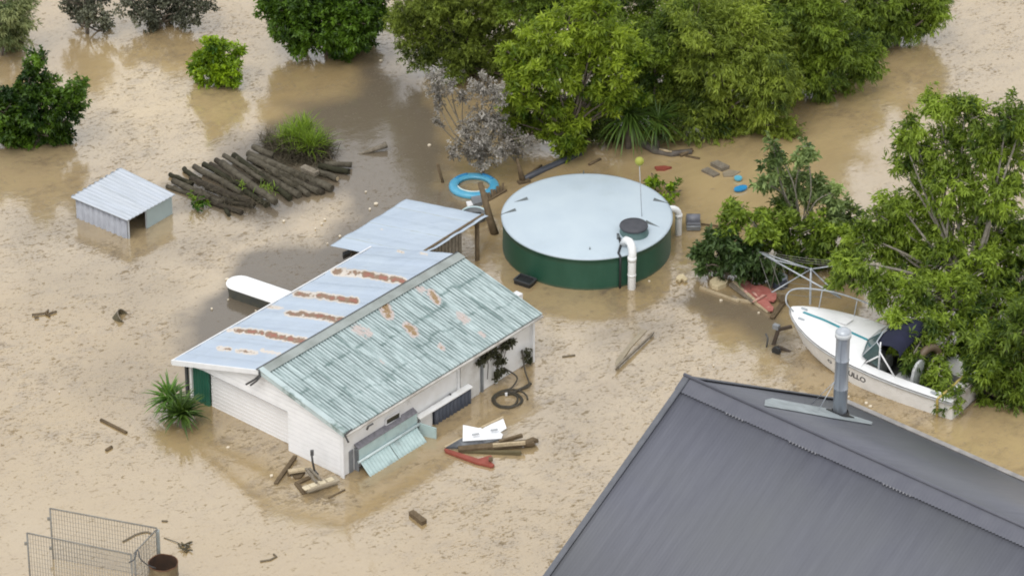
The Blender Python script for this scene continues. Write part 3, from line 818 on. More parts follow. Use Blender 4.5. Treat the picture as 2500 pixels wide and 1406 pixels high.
sheet(AP, AP + HR * HL, far0, far0 + HR * HL, ncol, 3, 'far_slope', hm, house, amp=.0019, pitch=.076)
nn = np.cross(HR, near0 - AP); nn /= np.linalg.norm(nn); nn = nn if nn[2] > 0 else -nn
fn = np.cross(HR, far0 - AP); fn /= np.linalg.norm(fn); fn = fn if fn[2] > 0 else -fn
dnn = (near0 - AP) / np.linalg.norm(near0 - AP); dff = (far0 - AP) / np.linalg.norm(far0 - AP)
cap_m = plain('charcoal_cap', (0.088, 0.091, 0.112), .5, (0.105, 0.108, 0.128), 3)
m = MB()
a, b = AP - HR * .06 + SK * .02, AP + HR * HL + SK * .02
# soft-edged cap: outer edge scalloped to follow the corrugations
for dd, n_ in ((dnn, nn), (dff, fn)):
    K = 340
    ts = np.linspace(0, 1, K + 1)
    e_in = [a + (b - a) * t + n_ * .016 for t in ts]
    e_out = [a + (b - a) * t + dd * (.34 + (.012 if i % 2 else -.012)) + n_ * (.010 if i % 2 else .006) for i, t in enumerate(ts)]
    vs = e_in + e_out + [p - n_ * .006 for p in e_in + e_out]; q = K + 1
    fs = []
    for i in range(K):
        fs += [(i, i + 1, q + i + 1, q + i), (2 * q + i, 3 * q + i, 3 * q + i + 1, 2 * q + i + 1), (q + i, q + i + 1, 3 * q + i + 1, 3 * q + i)]
    m.add(vs, fs)
m.tube([a + SK * .035, b + SK * .035], .035, 10)
rcap = m.build('ridge_cap', cap_m, house)
m = MB()
rng = random.Random(4)
for i in range(170):
    t = i / 170
    if vnoise(t * 17, 0.5, 3) < .55: continue
    p = a + (b - a) * t + dnn * .35 + nn * .012
    m.box(p, HR * .014, dnn * .02, nn * .004)
m.build('cap_edge_chips', plain('pale_sealant', (0.20, 0.20, 0.215), .6), rcap)
# barge caps
m = MB()
for dd, n_, q in ((dnn, nn, near0), (dff, fn, far0)):
    ea, eb = AP, q
    for o1, o2, h0 in ((-.03, .09, .03),):
        m.plate([ea + HR * o1 + n_ * h0, ea + HR * o2 + n_ * h0, eb + HR * o2 + n_ * h0, eb + HR * o1 + n_ * h0], n_ * .012)
    m.plate([ea - HR * .03 + n_ * .03, eb - HR * .03 + n_ * .03, eb - HR * .03 - n_ * .16, ea - HR * .03 - n_ * .16], HR * .02)
    m.tube([ea + HR * .09 + n_ * .04, eb + HR * .09 + n_ * .04], .014, 6)
m.build('barge_cap', plain('charcoal_barge', (0.115, 0.12, 0.135), .45), house)
m = MB()
g0 = far0 + HN * .06 - SK * .03
m.beam(g0 - HR * .03, g0 + HR * HL, .12, .11)
m.build('gutter', plain('grey_gutter', (0.22, 0.21, 0.20), .5, (0.34, 0.32, 0.3), 6), house)
m = MB()
i0, i1 = .5, HWf - .6
for w in (-1, 1):
    s_ = HN * w * i1
    m.plate([AP + HR * i0 + s_ - SK * (HZ + 1.3), AP + HR * HL + s_ - SK * (HZ + 1.3), AP + HR * HL + s_ - SK * (HZ - HE - .28), AP + HR * i0 + s_ - SK * (HZ - HE - .28)], HN * w * -.1)
m.plate([AP + HR * i0 + HN * (i1 - .11) - SK * (HZ + 1.3), AP + HR * i0 - HN * (i1 - .11) - SK * (HZ + 1.3), AP + HR * i0 - HN * (i1 - .11) - SK * (HZ - HE - .25), AP + HR * i0 - SK * .12, AP + HR * i0 + HN * (i1 - .11) - SK * (HZ - HE - .25)], HR * .1)
m.build('house_wall', M['white_paint'], house)
# flue
fb = on_plane(2050, 1012, far0, fn)
flue = thing('steel_flue', fb, 'tall galvanised steel flue with conical cowl on the grey roof', 'flue')
flue.parent = house; flue.location = fb - WORLD_AT[house.name]
for k_ in ('label', 'category'): del flue[k_]
ft = 2.0
m = MB(); m.lathe(fb, [(.143, -.2), (.143, .62), (.149, .63), (.149, .65), (.141, .66), (.141, 1.28), (.147, 1.29), (.147, 1.31), (.139, 1.32), (.139, ft - .16)], 28)
m.beam(fb + np.array([-.05, -.158, -.1]), fb + np.array([-.05, -.158, ft - .2]), .012, .01, up=(0, 1, 0))
m.build('flue_pipe', plain('flue_steel', (0.40, 0.43, 0.47), .35, (0.30, 0.33, 0.37), 3, metal=.55, stretch=(1, 1, .2)), flue)
m = MB(); m.lathe(fb, [(.14, ft - .17), (.163, ft - .165), (.165, ft - .11), (.162, ft - .07), (.15, ft - .065)], 28); m.build('flue_collar', plain('collar_pale', (0.62, 0.64, 0.64), .4), flue)
m = MB(); m.lathe(fb, [(.155, ft - .07), (.15, ft - .04), (.11, ft - .0), (.05, ft + .02), (.001, ft + .025)], 28); m.build('flue_cap', M['galv'], flue)
m = MB()
ga = np.cross(fn, HR)
m.plate([fb + ga * .24 - HR * .2 + fn * .012, fb + ga * .24 + HR * .2 + fn * .012, fb - ga * .24 + HR * .2 + fn * .012, fb - ga * .24 - HR * .2 + fn * .012], fn * .03)
m.lathe(fb, [(.2, -.1), (.19, .05), (.165, .1)], 24)
m.build('flue_boot', M['black'], flue)
m = MB()
up_ = AP + HR * ((fb - AP) @ HR) - fb; up_ -= fn * (up_ @ fn); up_ /= np.linalg.norm(up_)
fl = [on_plane(x, y, far0 + fn * .014, fn) for x, y in ((1868, 976), (1885, 972), (2036, 1000), (2130, 1030), (2128, 1036), (2020, 1018), (1990, 1012), (1866, 990))]
m.plate(fl, fn * .006)
m.build('flashing', plain('zinc_flashing', (0.36, 0.40, 0.41), .5, (0.24, 0.27, 0.28), 4, stretch=(1, 1, 1), dirt=(0.17, 0.18, 0.19)), flue)
att = fb + np.array([-.13, -.05, .82])
for x, y in ((1982, 985), (1998, 1002)):
    m = MB(); m.tube([att, on_plane(x, y, far0, fn)], .008, 6); m.build('stay_rod', M['galv'], flue)
# ------------------------------------------------------------------ boat
BS = np.array([9.575, -4.68, 0.0])                       # middle of the transom at water level
BD = np.array([-.825, .565, 0.0]); BD /= np.linalg.norm(BD)
BT = np.array([-BD[1], BD[0], 0.0]) * -1                # towards the far side
if BT[1] < 0: BT = -BT
BL = 4.75
def B(s, t, z): return BS + BD * (s * .93) + BT * t + SK * z
boat = thing('motor_boat', BS, 'white open motor boat with navy canopy moored beside the big tree', 'boat')
S_ = np.array([0, .6, 1.3, 2.0, 2.6, 3.1, 3.5, 3.9, 4.25, 4.5, 4.66, BL])
HB = np.array([.82, .86, .89, .90, .88, .83, .75, .62, .45, .29, .15, .02])     # half beam at the gunwale
GZ = np.array([.44, .45, .47, .51, .56, .61, .65, .70, .75, .79, .82, .84])     # gunwale height
CB = np.array([.76, .78, .79, .78, .72, .62, .51, .36, .20, .09, .03, .01])     # chine
CZ = np.array([-.04, -.04, -.04, -.03, 0.0, .03, .07, .12, .20, .30, .44, .62])
KZ = np.array([-.3, -.32, -.33, -.33, -.32, -.28, -.22, -.12, .02, .16, .34, .58])
n = len(S_)
m = MB()
vs = []
for i in range(n):
    for sgn in (-1, 1):
        vs += [B(S_[i], sgn * HB[i], GZ[i]), B(S_[i], sgn * (HB[i] * .97), GZ[i] - .05), B(S_[i] - .05 * (i > 8), sgn * CB[i], CZ[i]), B(S_[i] - .1 * (i > 8), 0, KZ[i])]
fs = []
for i in range(n - 1):
    for k in range(2):
        for j in range(3):
            a_ = i * 8 + k * 4 + j; b_ = (i + 1) * 8 + k * 4 + j
            fs.append((a_, b_, b_ + 1, a_ + 1) if k else (a_ + 1, b_ + 1, b_, a_))
fs.append((0, 4, 5, 1)); fs.append((1, 5, 6, 2)); fs.append((2, 6, 7, 3))
m.add(vs, fs, False)
hull = m.build('hull', M['hull_white'], boat)
m = MB()
for sgn in (-1, 1):
    m.tube([B(S_[i], sgn * (HB[i] + .008), GZ[i] - .035) for i in range(n)], .022, 6)
m.build('rub_rail', plain('grey_rubber_rail', (0.40, 0.40, 0.39), .5), hull)
def gz(s): return np.interp(s, S_, GZ)
def hb(s): return np.interp(s, S_, HB)
# foredeck with a crown
m = MB(); rows = []
ss = np.linspace(2.35, BL - .02, 16)
for s in ss:
    rows.append([B(s, t * hb(s), gz(s) + .01 + .11 * (1 - abs(t) ** 2.2) * min(1, (BL - s) / .9)) for t in np.linspace(-1, 1, 11)])
vs = [p for r in rows for p in r]
fs = [(i * 11 + j, i * 11 + j + 1, (i + 1) * 11 + j + 1, (i + 1) * 11 + j) for i in range(15) for j in range(10)]
m.add(vs, fs, True)
deck = m.build('foredeck', M['gel_white'], boat)
m = MB()
cen = lambda s: B(s, -.015, gz(s) + .01 + .11 * min(1, (BL - s) / .9) + .012)
sv = np.linspace(2.5, 4.4, 9)
for q0, q1 in zip(sv[:-1], sv[1:]): m.beam(cen(q0), cen(q1), .055, .012)
m.build('deck_stripe', plain('teal_stripe', (0.05, 0.30, 0.36), .4), deck)
m = MB(); m.plate([B(3.75, .10, .80), B(3.35, .12, .785), B(3.35, .42, .755), B(3.75, .36, .765)], SK * .02); m.build('deck_hatch', M['gel_white'], deck)
# side decks, transom, cockpit
m = MB()
for sgn in (-1, 1):
    so = np.linspace(0, 2.4, 9)
    o = [B(s, sgn * hb(s), gz(s) + .012) for s in so]; i_ = [B(s, sgn * (hb(s) - .23), gz(s) + .03) for s in so]
    d_ = [B(s, sgn * (hb(s) - .25), .12) for s in so]
    k = len(so)
    m.add(o + i_ + d_, [f if sgn < 0 else f[::-1] for j in range(k - 1) for f in ((j, j + 1, k + j + 1, k + j), (k + j, k + j + 1, 2 * k + j + 1, 2 * k + j))])
m.plate([B(.0, -.80, gz(0) + .01), B(.0, .80, gz(0) + .01), B(.26, .80, gz(0) + .02), B(.26, -.80, gz(0) + .02)], SK * .012)
m.plate([B(.26, -.62, .1), B(.26, .62, .1), B(.26, .62, gz(0) + .03), B(.26, -.62, gz(0) + .03)], BD * .03)
m.build('side_deck', M['gel_white'], boat)
m = MB()
m.plate([B(.28, -.62, .11), B(.28, .62, .11), B(2.9, .62, .11), B(2.9, -.62, .11)], SK * .012)
m.plate([B(2.38, -.64, .12), B(2.38, .64, .12), B(2.38, .64, .58), B(2.38, -.64, .58)], BD * -.02)
m.build('cockpit_floor', plain('grey_carpet', (0.075, 0.078, 0.08), .9, (0.12, 0.115, 0.10), 8), boat)
m = MB(); m.plate([B(.015, -.70, .47), B(.015, .70, .47), B(.09, .70, .47), B(.09, -.70, .47)], SK * .05); m.plate([B(-.04, -.68, .10), B(-.04, .68, .10), B(-.005, .72, .5), B(-.005, -.72, .5)], BD * -.02)
m.build('transom', plain('grey_mud_transom', (0.55, 0.53, 0.50), .7, (0.36, 0.31, 0.27), 5), boat)
m = MB()
for a_, b_ in (((.30, -.64, .50), (.30, .82, .50)), ((.30, -.64, .50), (.33, -.86, .47)), ((.33, -.88, .46), (.36, -.80, -.05))):
    m.beam(B(*a_), B(*b_), .05, .012)
m.build('tie_strap', plain('yellow_strap', (0.55, 0.42, 0.10), .7, (0.4, 0.32, 0.12), 9), boat)
# windscreen: three raked panes
m = MB()
for a_, b_, c_, d_ in (((2.45, -.62, .70), (2.62, -.12, .78), (2.22, -.12, 1.12), (2.12, -.55, 1.10)), ((2.62, -.10, .78), (2.62, .30, .78), (2.22, .30, 1.12), (2.22, -.10, 1.12)),
                       ((2.62, .32, .78), (2.45, .66, .70), (2.12, .58, 1.10), (2.22, .32, 1.12)), ((1.95, -.68, .58), (2.43, -.63, .69), (2.12, -.57, 1.10), (1.98, -.62, 1.02))):
    m.plate([B(*a_), B(*b_), B(*c_), B(*d_)], BD * .012)
ws = m.build('windscreen', plain('smoked_screen', (0.04, 0.075, 0.08), .12, (0.06, 0.10, 0.10)), boat)
m = MB()
for a_, b_ in (((2.45, -.62, .70), (2.12, -.55, 1.10)), ((2.62, -.11, .78), (2.22, -.11, 1.12)), ((2.62, .31, .78), (2.22, .31, 1.12)), ((1.95, -.70, .57), (1.98, -.63, 1.02))):
    m.tube([B(*a_), B(*b_)], .014, 6)
m.tube([B(1.98, -.63, 1.03), B(2.12, -.57, 1.12), B(2.22, -.1, 1.14), B(2.22, .31, 1.14), B(2.12, .6, 1.12)], .016, 6)
m.build('screen_frame', M['galv'], ws)
# canopy: navy canvas sagging between bows
m = MB(); rows = []
for s, z0, hw in ((2.2, 1.10, .54), (2.07, 1.17, .60), (1.92, 1.24, .63), (1.72, 1.27, .62), (1.55, 1.20, .60), (1.5, 1.06, .60)):
    rows.append([B(s, t * hw, z0 - .10 * abs(t) ** 3 - (.05 if s in (1.7,) else 0)) for t in np.linspace(-1, 1, 9)])
vs = [p for r in rows for p in r]; k = len(vs)
fs = [(i * 9 + j, i * 9 + j + 1, (i + 1) * 9 + j + 1, (i + 1) * 9 + j) for i in range(5) for j in range(8)]
m.add(vs + [p - SK * .012 for p in vs], fs + [tuple(q + k for q in f[::-1]) for f in fs], True)
can = m.build('canopy', plain('navy_canvas', (0.006, 0.008, 0.026), .85, (0.010, 0.012, 0.036), 4), boat)
m = MB()
for sgn in (-1, 1):
    for a_, b_ in (((1.98, .68, .56), (2.0, .61, 1.17)), ((1.55, .70, .52), (1.98, .67, .98)), ((2.3, .70, .62), (2.0, .68, .86))):
        m = MB(); m.tube([B(a_[0], sgn * a_[1], a_[2]), B(b_[0], sgn * b_[1], b_[2])], .017, 8); m.build('canopy_pole', M['pvc'], can)
# seats and console
m = MB()
def seat(s, t, zt_):
    m.box(B(s, t, .32), BD * .22, BT * .21, SK * .06)
    pts = [(x, y) for x, y in ((-.21, 0), (-.21, .34), (-.15, .44), (-.05, .48), (.05, .48), (.15, .44), (.21, .34), (.21, 0))]
    m.plate([B(s - .18 - y * .12, t + x, .36 + y) for x, y in pts], BD * -.06)
    m.box(B(s, t, .19), BD * .1, BT * .1, SK * .07)
seat(1.42, -.34, .8); st = m.build('helm_seat', plain('grey_white_vinyl', (0.55, 0.56, 0.56), .5), boat)
m = MB(); m.tube(curve_pts([B(1.35, -.10, .40), B(1.30, -.02, .75), B(1.22, .16, .88), B(1.12, .36, .78), B(1.05, .42, .40)], 18), .085, 10)
m.build('tan_bolster', plain('brown_vinyl', (0.14, 0.10, 0.06), .5), boat)
m = MB(); m.box(B(2.12, -.36, .52), BD * .16, BT * .24, SK * .15); m.box(B(2.12, .40, .52), BD * .16, BT * .22, SK * .13)
m.build('dash', plain('grey_dash', (0.16, 0.17, 0.16), .6), boat)
# bow rail
m = MB()
rail = [B(4.60, -.12, .85), B(4.72, -.22, 1.05), B(4.80, -.10, 1.18), B(4.76, .12, 1.22), B(4.5, .36, 1.20), B(4.0, .62, 1.14), B(3.4, .80, 1.03), B(2.7, .88, .90), B(2.35, .88, .70)]
m.tube(curve_pts(rail, 40), .016, 8)
for s, z in ((4.25, 1.17), (3.5, 1.05)): m.tube([B(s, hb(s) - .06, gz(s)), B(s, hb(s) + .06, z)], .012, 6)
m.build('bow_rail', M['galv'], boat)
m = MB()
for s, t in ((4.3, -.25), (3.0, -.72), (.5, -.76), (4.45, .1)):
    m.box(B(s, t, gz(s) + .06), BD * .07, BT * .018, SK * .014); m.box(B(s, t, gz(s) + .035), BD * .02, BT * .014, SK * .02)
m.build('cleat', M['galv'], boat)
# outboard behind the transom
m = MB()
pr = [(-.17, 0), (-.19, .2), (-.15, .38), (-.05, .44), (.1, .42), (.17, .3), (.17, 0)]
m.plate([B(-.28 + x * 1.0, .35 - .15, .42 + y) for x, y in pr], BT * .3)
m.box(B(-.26, .35, .1), BD * .08, BT * .07, SK * .36)
ob = m.build('outboard_motor', M['black'], boat)
m = MB(); m.box(B(-.30, .195, .62), BD * .15, BT * .004, SK * .022); m.box(B(-.28, .195, .70), BD * .12, BT * .004, SK * .018); m.build('cowl_stripe', plain('light_blue_stripe', (0.30, 0.52, 0.66), .4), ob)

def text_mesh(s, size, extrude=.004, shear=0.25):
    cu = bpy.data.curves.new('lettering', 'FONT')
    cu.body = s; cu.size = size; cu.extrude = extrude; cu.shear = shear; cu.offset = .004
    o = bpy.data.objects.new('lettering', cu); COL.objects.link(o)
    bpy.context.view_layer.update()
    me = bpy.data.meshes.new_from_object(o.evaluated_get(bpy.context.evaluated_depsgraph_get()))
    bpy.data.objects.remove(o); bpy.data.curves.remove(cu)
    v = np.array([list(q.co) for q in me.vertices]); f = [tuple(p.vertices) for p in me.polygons]
    bpy.data.meshes.remove(me)
    return v, f
try:
    v, f = text_mesh('MULLO', .185, shear=.2)
    v[:, 0] *= 1.05
    s0 = 2.86                                     # lettering reads from bow to stern along the near side
    def onhull(x, y, zz):
        s = s0 - x
        gt = np.interp(s, S_, GZ) - .05; ct = np.interp(s, S_, CZ); k = .66 + 0.0 * s
        f0 = (.20 + y) / (.47)
        z = ct + (gt - ct) * np.clip(f0, 0, 1)
        tt = np.interp(s, S_, CB) + (np.interp(s, S_, HB) * .97 - np.interp(s, S_, CB)) * (z - ct) / (gt - ct)
        return B(s, -(tt + .006 + max(zz, 0)), z)
    m = MB(); m.add([onhull(*q) for q in v], f); m.build('hull_lettering', plain('dark_lettering', (0.03, 0.035, 0.05), .5), hull)
    m = MB(); m.lathe(np.zeros(3), [(.035, -.003), (.065, -.003), (.065, .003), (.035, .003)], 16)
    vv = [onhull(-.38 + q[0], .06 + q[1] * .7, .002) for q in m.v]
    m2 = MB(); m2.add(vv, m.f); m2.build('hull_emblem', plain('dark_emblem', (0.05, 0.06, 0.09), .5), hull)
except Exception as e:
    print('TEXT', e)

# trailer under the bow
trl = thing('boat_trailer', B(4.9, -.35, 0), 'rusty trailer winch stand with jockey wheel under the boat bow', 'trailer')
m = MB(); m.beam(B(5.05, -.32, -.3), B(4.86, -.30, .42), .07, .07); m.beam(B(4.86, -.3, .40), B(4.62, -.12, .46), .06, .06); m.beam(B(4.8, -.42, .05), B(4.2, -.3, -.1), .07, .06)
m.build('winch_post', plain('dark_rust', (.07, .05, .035), .8), trl)
m = MB(); m.box(B(4.92, -.3, .45), BD * .07, BT * .05, SK * .05); m.build('winch', M['grey_metal'], trl)
jw = B(4.72, -.58, .06)
m = MB(); m.tube([jw - BT * .035, jw + BT * .035], .10, 16); m.build('jockey_wheel', M['black'], trl)
m = MB(); m.tube([B(5.06, -.5, -.2), B(5.02, -.48, .22), B(5.10, -.45, .30)], .02, 6); m.build('jockey_handle', M['dark_metal'], trl)

# ------------------------------------------------------------------ log pile
def cr(x, y): return 380 + x / 4.394, 240 + y / 4.394
LOGS = [  # crop-pixel ends, radius (m), z at each end
    (120, 945, 420, 1050, .055, .03, .03), (150, 812, 400, 915, .05, .06, .06), (185, 885, 590, 1070, .075, .10, .08), (300, 757, 470, 880, .06, .06, .05),
    (380, 862, 1010, 1112, .07, .14, .12), (415, 735, 930, 1010, .075, .14, .08), (515, 712, 1000, 985, .065, .15, .06), (590, 708, 1090, 1010, .065, .15, .08),
    (640, 660, 1045, 893, .075, .17, .20), (700, 690, 1285, 1118, .085, .22, .16), (735, 612, 1145, 878, .06, .2, .22), (840, 612, 1440, 1075, .07, .14, .08),
    (880, 660, 1540, 1045, .08, .10, .07), (990, 590, 1890, 975, .09, .17, .08), (1000, 640, 1745, 1005, .075, .17, .09), (1040, 520, 1255, 612, .075, .22, .2),
    (1200, 760, 1640, 1030, .06, .14, .08), (1150, 620, 1800, 1015, .07, .13, .05), (1700, 770, 1950, 865, .075, .05, .08), (1750, 722, 2080, 795, .07, .08, .08),
    (1800, 700, 2100, 715, .065, .10, .10), (600, 1122, 935, 1225, .06, .05, .06), (740, 1180, 790, 1250, .05, .02, .05), (540, 960, 1060, 1145, .065, .10, .07),
    (430, 985, 720, 1130, .065, .06, .05), (470, 1062, 1010, 1158, .06, .04, .04), (1240, 900, 1420, 1060, .06, .05, .04), (940, 985, 1200, 1150, .07, .06, .05)]
NEAR = ['leftmost thin log at the corner of the small iron shelter', 'thin tilted log in the floating pile, second from the left', 'stout brown log in the pile next to the shelter roof corner',
        'short blunt log on the upper left rim of the floating pile']
ORD = ['fifth', 'sixth', 'seventh', 'eighth', 'ninth', 'tenth', 'eleventh', 'twelfth', 'thirteenth', 'fourteenth', 'fifteenth', 'sixteenth', 'seventeenth', 'eighteenth']
lm = [wood('log_brown', (0.068, 0.056, 0.040), (0.034, 0.028, 0.02)), wood('log_grey', (0.125, 0.11, 0.08), (0.055, 0.047, 0.033)), wood('log_mossy', (0.045, 0.043, 0.024), (0.025, 0.024, 0.014))]
LN = {9: 'palest long log lying across the middle of the floating pile', 13: 'thickest long log in the pile, pitted grey with white flecks', 15: 'short pale grey log at the top of the pile below the grassy bush',
      18: 'short log with white sawn end at the right of the pile', 19: 'dark log pointing right below the topmost right log of the pile', 20: 'dark log pointing right, topmost at the right end of the pile',
      21: 'brown log drifting off the front edge of the pile', 22: 'short stub standing up in the water in front of the pile', 26: 'short dark log at the front of the pile by the front grass tuft', 27: 'dark sunken log below the palest long log'}
rng = random.Random(11)
for i, (x0, y0, x1, y1, r, z0, z1) in enumerate(LOGS):
    a_ = P(*cr(x0, y0), z0); b_ = P(*cr(x1, y1), z1)
    k = 7
    pts = [a_ + (b_ - a_) * t + np.array([rng.uniform(-1, 1), rng.uniform(-1, 1), rng.uniform(-.6, .6)]) * .016 for t in np.linspace(0, 1, k)]
    m = MB(); m.tube(pts, [r * rng.uniform(.88, 1.1) for _ in range(k)], 10)
    mt = lm[1] if i in (9, 13, 15, 10) else rng.choice(lm)
    o = m.build('log', mt, None, (a_ + b_) / 2)
    lab = LN.get(i) or (NEAR[i] if i < 4 else 'weathered round log in the floating pile, %s counted from the left' % (ORD[i - 4] if i - 4 < len(ORD) else 'low one near the front left edge %s' % ('beside' if i == 23 else 'under')))
    if i == 23: lab = 'half sunken log low in the front left of the pile, upper one'
    if i == 24: lab = 'half sunken log behind the green sprig at the front left of the pile'
    if i == 25: lab = 'lowest half sunken log along the front left of the pile'
    tag(o, lab, 'log', 'logs floating in the pile')
    if i == 18:
        m = MB(); d_ = (b_ - a_) / np.linalg.norm(b_ - a_); m.tube([b_ + d_ * .002, b_ + d_ * .012], .05, 12); m.build('sawn_end', M['pale_wood'], o)
a_, b_ = P(*cr(1575, 745), .22), P(*cr(1730, 810), .22)
m = MB(); m.beam(a_, b_, .17, .10); tag(m.build('timber_block', M['grey_wood'], None, a_), 'grey squared block of timber lying on the right of the log pile', 'block')

# ------------------------------------------------------------------ floating planks and debris
def plank(name, pts, th, mat, label, cat, z=.03, group=None, z2=None):
    zs = [z] * len(pts) if z2 is None else z2
    m = MB(); m.plate([P(x, y, zz) for (x, y), zz in zip(pts, zs)], SK * th)
    return tag(m.build(name, mat, None, P(*pts[0], z)), label, cat, group)
def stick(name, pts, r, mat, label, cat, z=.02, group=None, zs=None, rs=None):
    q = [P(x, y, (zs[i] if zs else z)) for i, (x, y) in enumerate(pts)]
    m = MB(); m.tube(q, rs or r, 8)
    return tag(m.build(name, mat, None, q[0]), label, cat, group)

dw = M['old_wood']
stick('floating_batten', [(246, 1024), (309, 1056)], .035, dw, 'thin dark batten drifting left of the green yucca plants', 'stick', .02)
stick('floating_stick', [(259, 1099), (273, 1090)], .035, dw, 'short dark stick drifting below the thin batten', 'stick', .02)
stick('driftwood_pole', [(872, 379), (905, 368), (944, 354)], .05, M['grey_wood'], 'tapered grey pole poking out of the water beside the grassy bush', 'pole', .03, zs=[-.02, .05, .12], rs=[.02, .05, .075])
plank('sunken_plank', [(1502, 905), (1509, 892), (1597, 813), (1594, 819)], .05, M['grey_wood'], 'narrow plank edge on in open water between shed and grey roof', 'plank', .0, z2=[.06, .05, .03, .03])
plank('pointed_plank', [(1504, 902), (1503, 880), (1519, 862), (1566, 806), (1580, 808), (1540, 850)], .02, plain('wet_silty_board', (0.26, 0.215, 0.15), .7, (0.34, .29, .2)), 'silty submerged board with pale pointed tip beside the narrow plank', 'board', -.005, z2=[.03, .03, .0, -.008, -.008, 0])
plank('mossy_block', [(998, 1258), (1009, 1252), (1042, 1276), (1030, 1283)], .09, dw, 'mossy wooden block floating alone below the shed', 'block', .0)
plank('loose_board', [(1712, 419), (1728, 412), (1757, 428), (1742, 434)], .05, M['grey_wood'], 'leftmost of three grey boards floating behind the tank', 'board', .0)
plank('loose_board', [(1734, 405), (1752, 399), (1781, 413), (1762, 420)], .09, M['grey_wood'], 'thicker grey board floating behind its two neighbours', 'board', .0)
plank('loose_board', [(1764, 424), (1780, 417), (1808, 421), (1790, 432), (1767, 433)], .03, plain('wet_board', (0.30, 0.25, 0.17), .7), 'brownish half sunken board next to the round blue lid', 'board', .0)
def disc(px, py, rx, ry_world, mat, name, label, cat, z=.03, th=.04, rot=0):
    c = P(px, py, z); m = MB()
    n_ = 22
    pts = []
    for t in np.arange(n_) * 2 * math.pi / n_:
        x, y = rx * math.cos(t), ry_world * math.sin(t)
        pts.append(c + np.array([x * math.cos(rot) - y * math.sin(rot), x * math.sin(rot) + y * math.cos(rot), 0]))
    m.plate(pts, SK * th)
    return tag(m.build(name, mat, None, c), label, cat)
disc(1802, 437, .09, .10, M['aqua'], 'blue_disc', 'small round light blue lid floating beside grey boards', 'lid')
disc(1808, 462, .17, .10, M['blue_plastic'], 'oval_float', 'deep blue oval float drifting behind the leafy tree', 'float', rot=.55)
plank('red_plank', [(1598, 411), (1603, 418), (1622, 418), (1640, 412), (1622, 409)], .05, M['red_deep'], 'small red wedge floating behind the tank', 'debris', .0)
for k, (pts, r, lab) in enumerate((([(1566, 350), (1600, 368), (1640, 376), (1688, 370)], [.09, .10, .08, .07], 'dark waterlogged tree limb below the palm like plants'),)):
    o = stick('drift_log', pts, .1, plain('wet_dark_wood', (0.075, 0.062, 0.05), .6, (0.16, 0.14, 0.12), 5), lab, 'log', .05, rs=r)
    m = MB(); m.tube([P(1610, 364, .14), P(1625, 368, .15), P(1640, 371, .14)], [.02, .03, .02], 6); m.build('bare_patch', M['pale_wood'], o)
    m = MB(); m.tube([P(1660, 380, .03), P(1690, 366, .08)], .05, 7); m.build('branch_stub', dw, o)
stick('floating_stick', [(1674, 381), (1708, 388)], .03, dw, 'little stick drifting beside the dark waterlogged limb', 'stick', .01)
stick('black_pipe', [(1276, 440), (1330, 413), (1392, 386), (1420, 372)], .075, plain('black_poly_pipe', (0.06, 0.065, 0.08), .45), 'thick black pipe floating behind the tank', 'pipe', .03)
stick('floating_stick', [(1284, 430), (1322, 404)], .028, dw, 'thin stick alongside the thick black pipe', 'stick', .03)
stick('floating_stick', [(1438, 402), (1466, 388)], .03, dw, 'thin stick floating to the right of the black pipe end', 'stick', .03)
stick('thin_post', [(1088, 470), (1068, 400)], .035, M['old_wood'], 'thin leaning post left of the blue ring', 'post', zs=[-.3, .55])
stick('leaning_post', [(1208, 572), (1198, 540), (1172, 445)], .07, M['old_wood'], 'crooked leaning post in front of the grey dead shrub', 'post', zs=[-.02, .25, 1.05], rs=[.10, .085, .06])
stick('short_post', [(1277, 445), (1262, 388)], .045, M['old_wood'], 'short post with broken foot by the black pipe', 'post', zs=[0, .55], rs=[.075, .03])
plank('post_debris', [(1262, 446), (1290, 440), (1296, 446), (1268, 452)], .06, dw, 'dark clod around the foot of the short post', 'debris', .0)
# blue ring
rc_ = P(1157, 455, 0.03)
m = MB(); m.lathe(rc_, [(.36, .03), (.38, .06), (.43, .075), (.52, .07), (.56, .045), (.57, .0), (.56, -.04), (.37, -.04), (.36, .03)], 44)
for q in range(len(m.v)):
    x, y, z = m.v[q]; m.v[q] = (rc_[0] + (x - rc_[0]) * 1.0, rc_[1] + (y - rc_[1]) * .95, z)
ring = tag(m.build('blue_ring', plain('aqua_ring', (0.11, 0.38, 0.53), .35, (0.07, 0.33, 0.52), 4), None, rc_), 'large bright blue plastic ring floating under the dead shrub', 'ring')
for a0_, a1_ in ((.5, 1.15), (1.9, 2.6)):
    m = MB(); m.tube([rc_ + np.array([.47 * math.cos(t), .45 * math.sin(t), .062]) for t in np.linspace(a0_, a1_, 8)], .045, 8); m.build('blue_patch', M['blue_plastic'], ring)
m = MB(); m.tube([rc_ + np.array([.375 * math.cos(t), .355 * math.sin(t), .06]) for t in np.linspace(3.4, 5.6, 14)], .02, 6); m.build('pale_seam', plain('pale_seam', (.6, .68, .66), .5), ring)
# bundle of stakes beside it
stk = thing('paling_panel', P(1210, 480, 0), 'slanted panel of short dark palings beside the blue ring', 'panel')
for k in range(7):
    t = k / 6
    m = MB(); m.beam(P(1192 + 36 * t, 497 - 24 * t, -.05), P(1186 + 42 * t, 470 - 23 * t + (k % 2) * 4, .14), .055, .03); m.build('paling', dw, stk)
m = MB(); m.beam(P(1190, 492, .0), P(1236, 464, .03), .05, .05); m.build('rail', dw, stk)
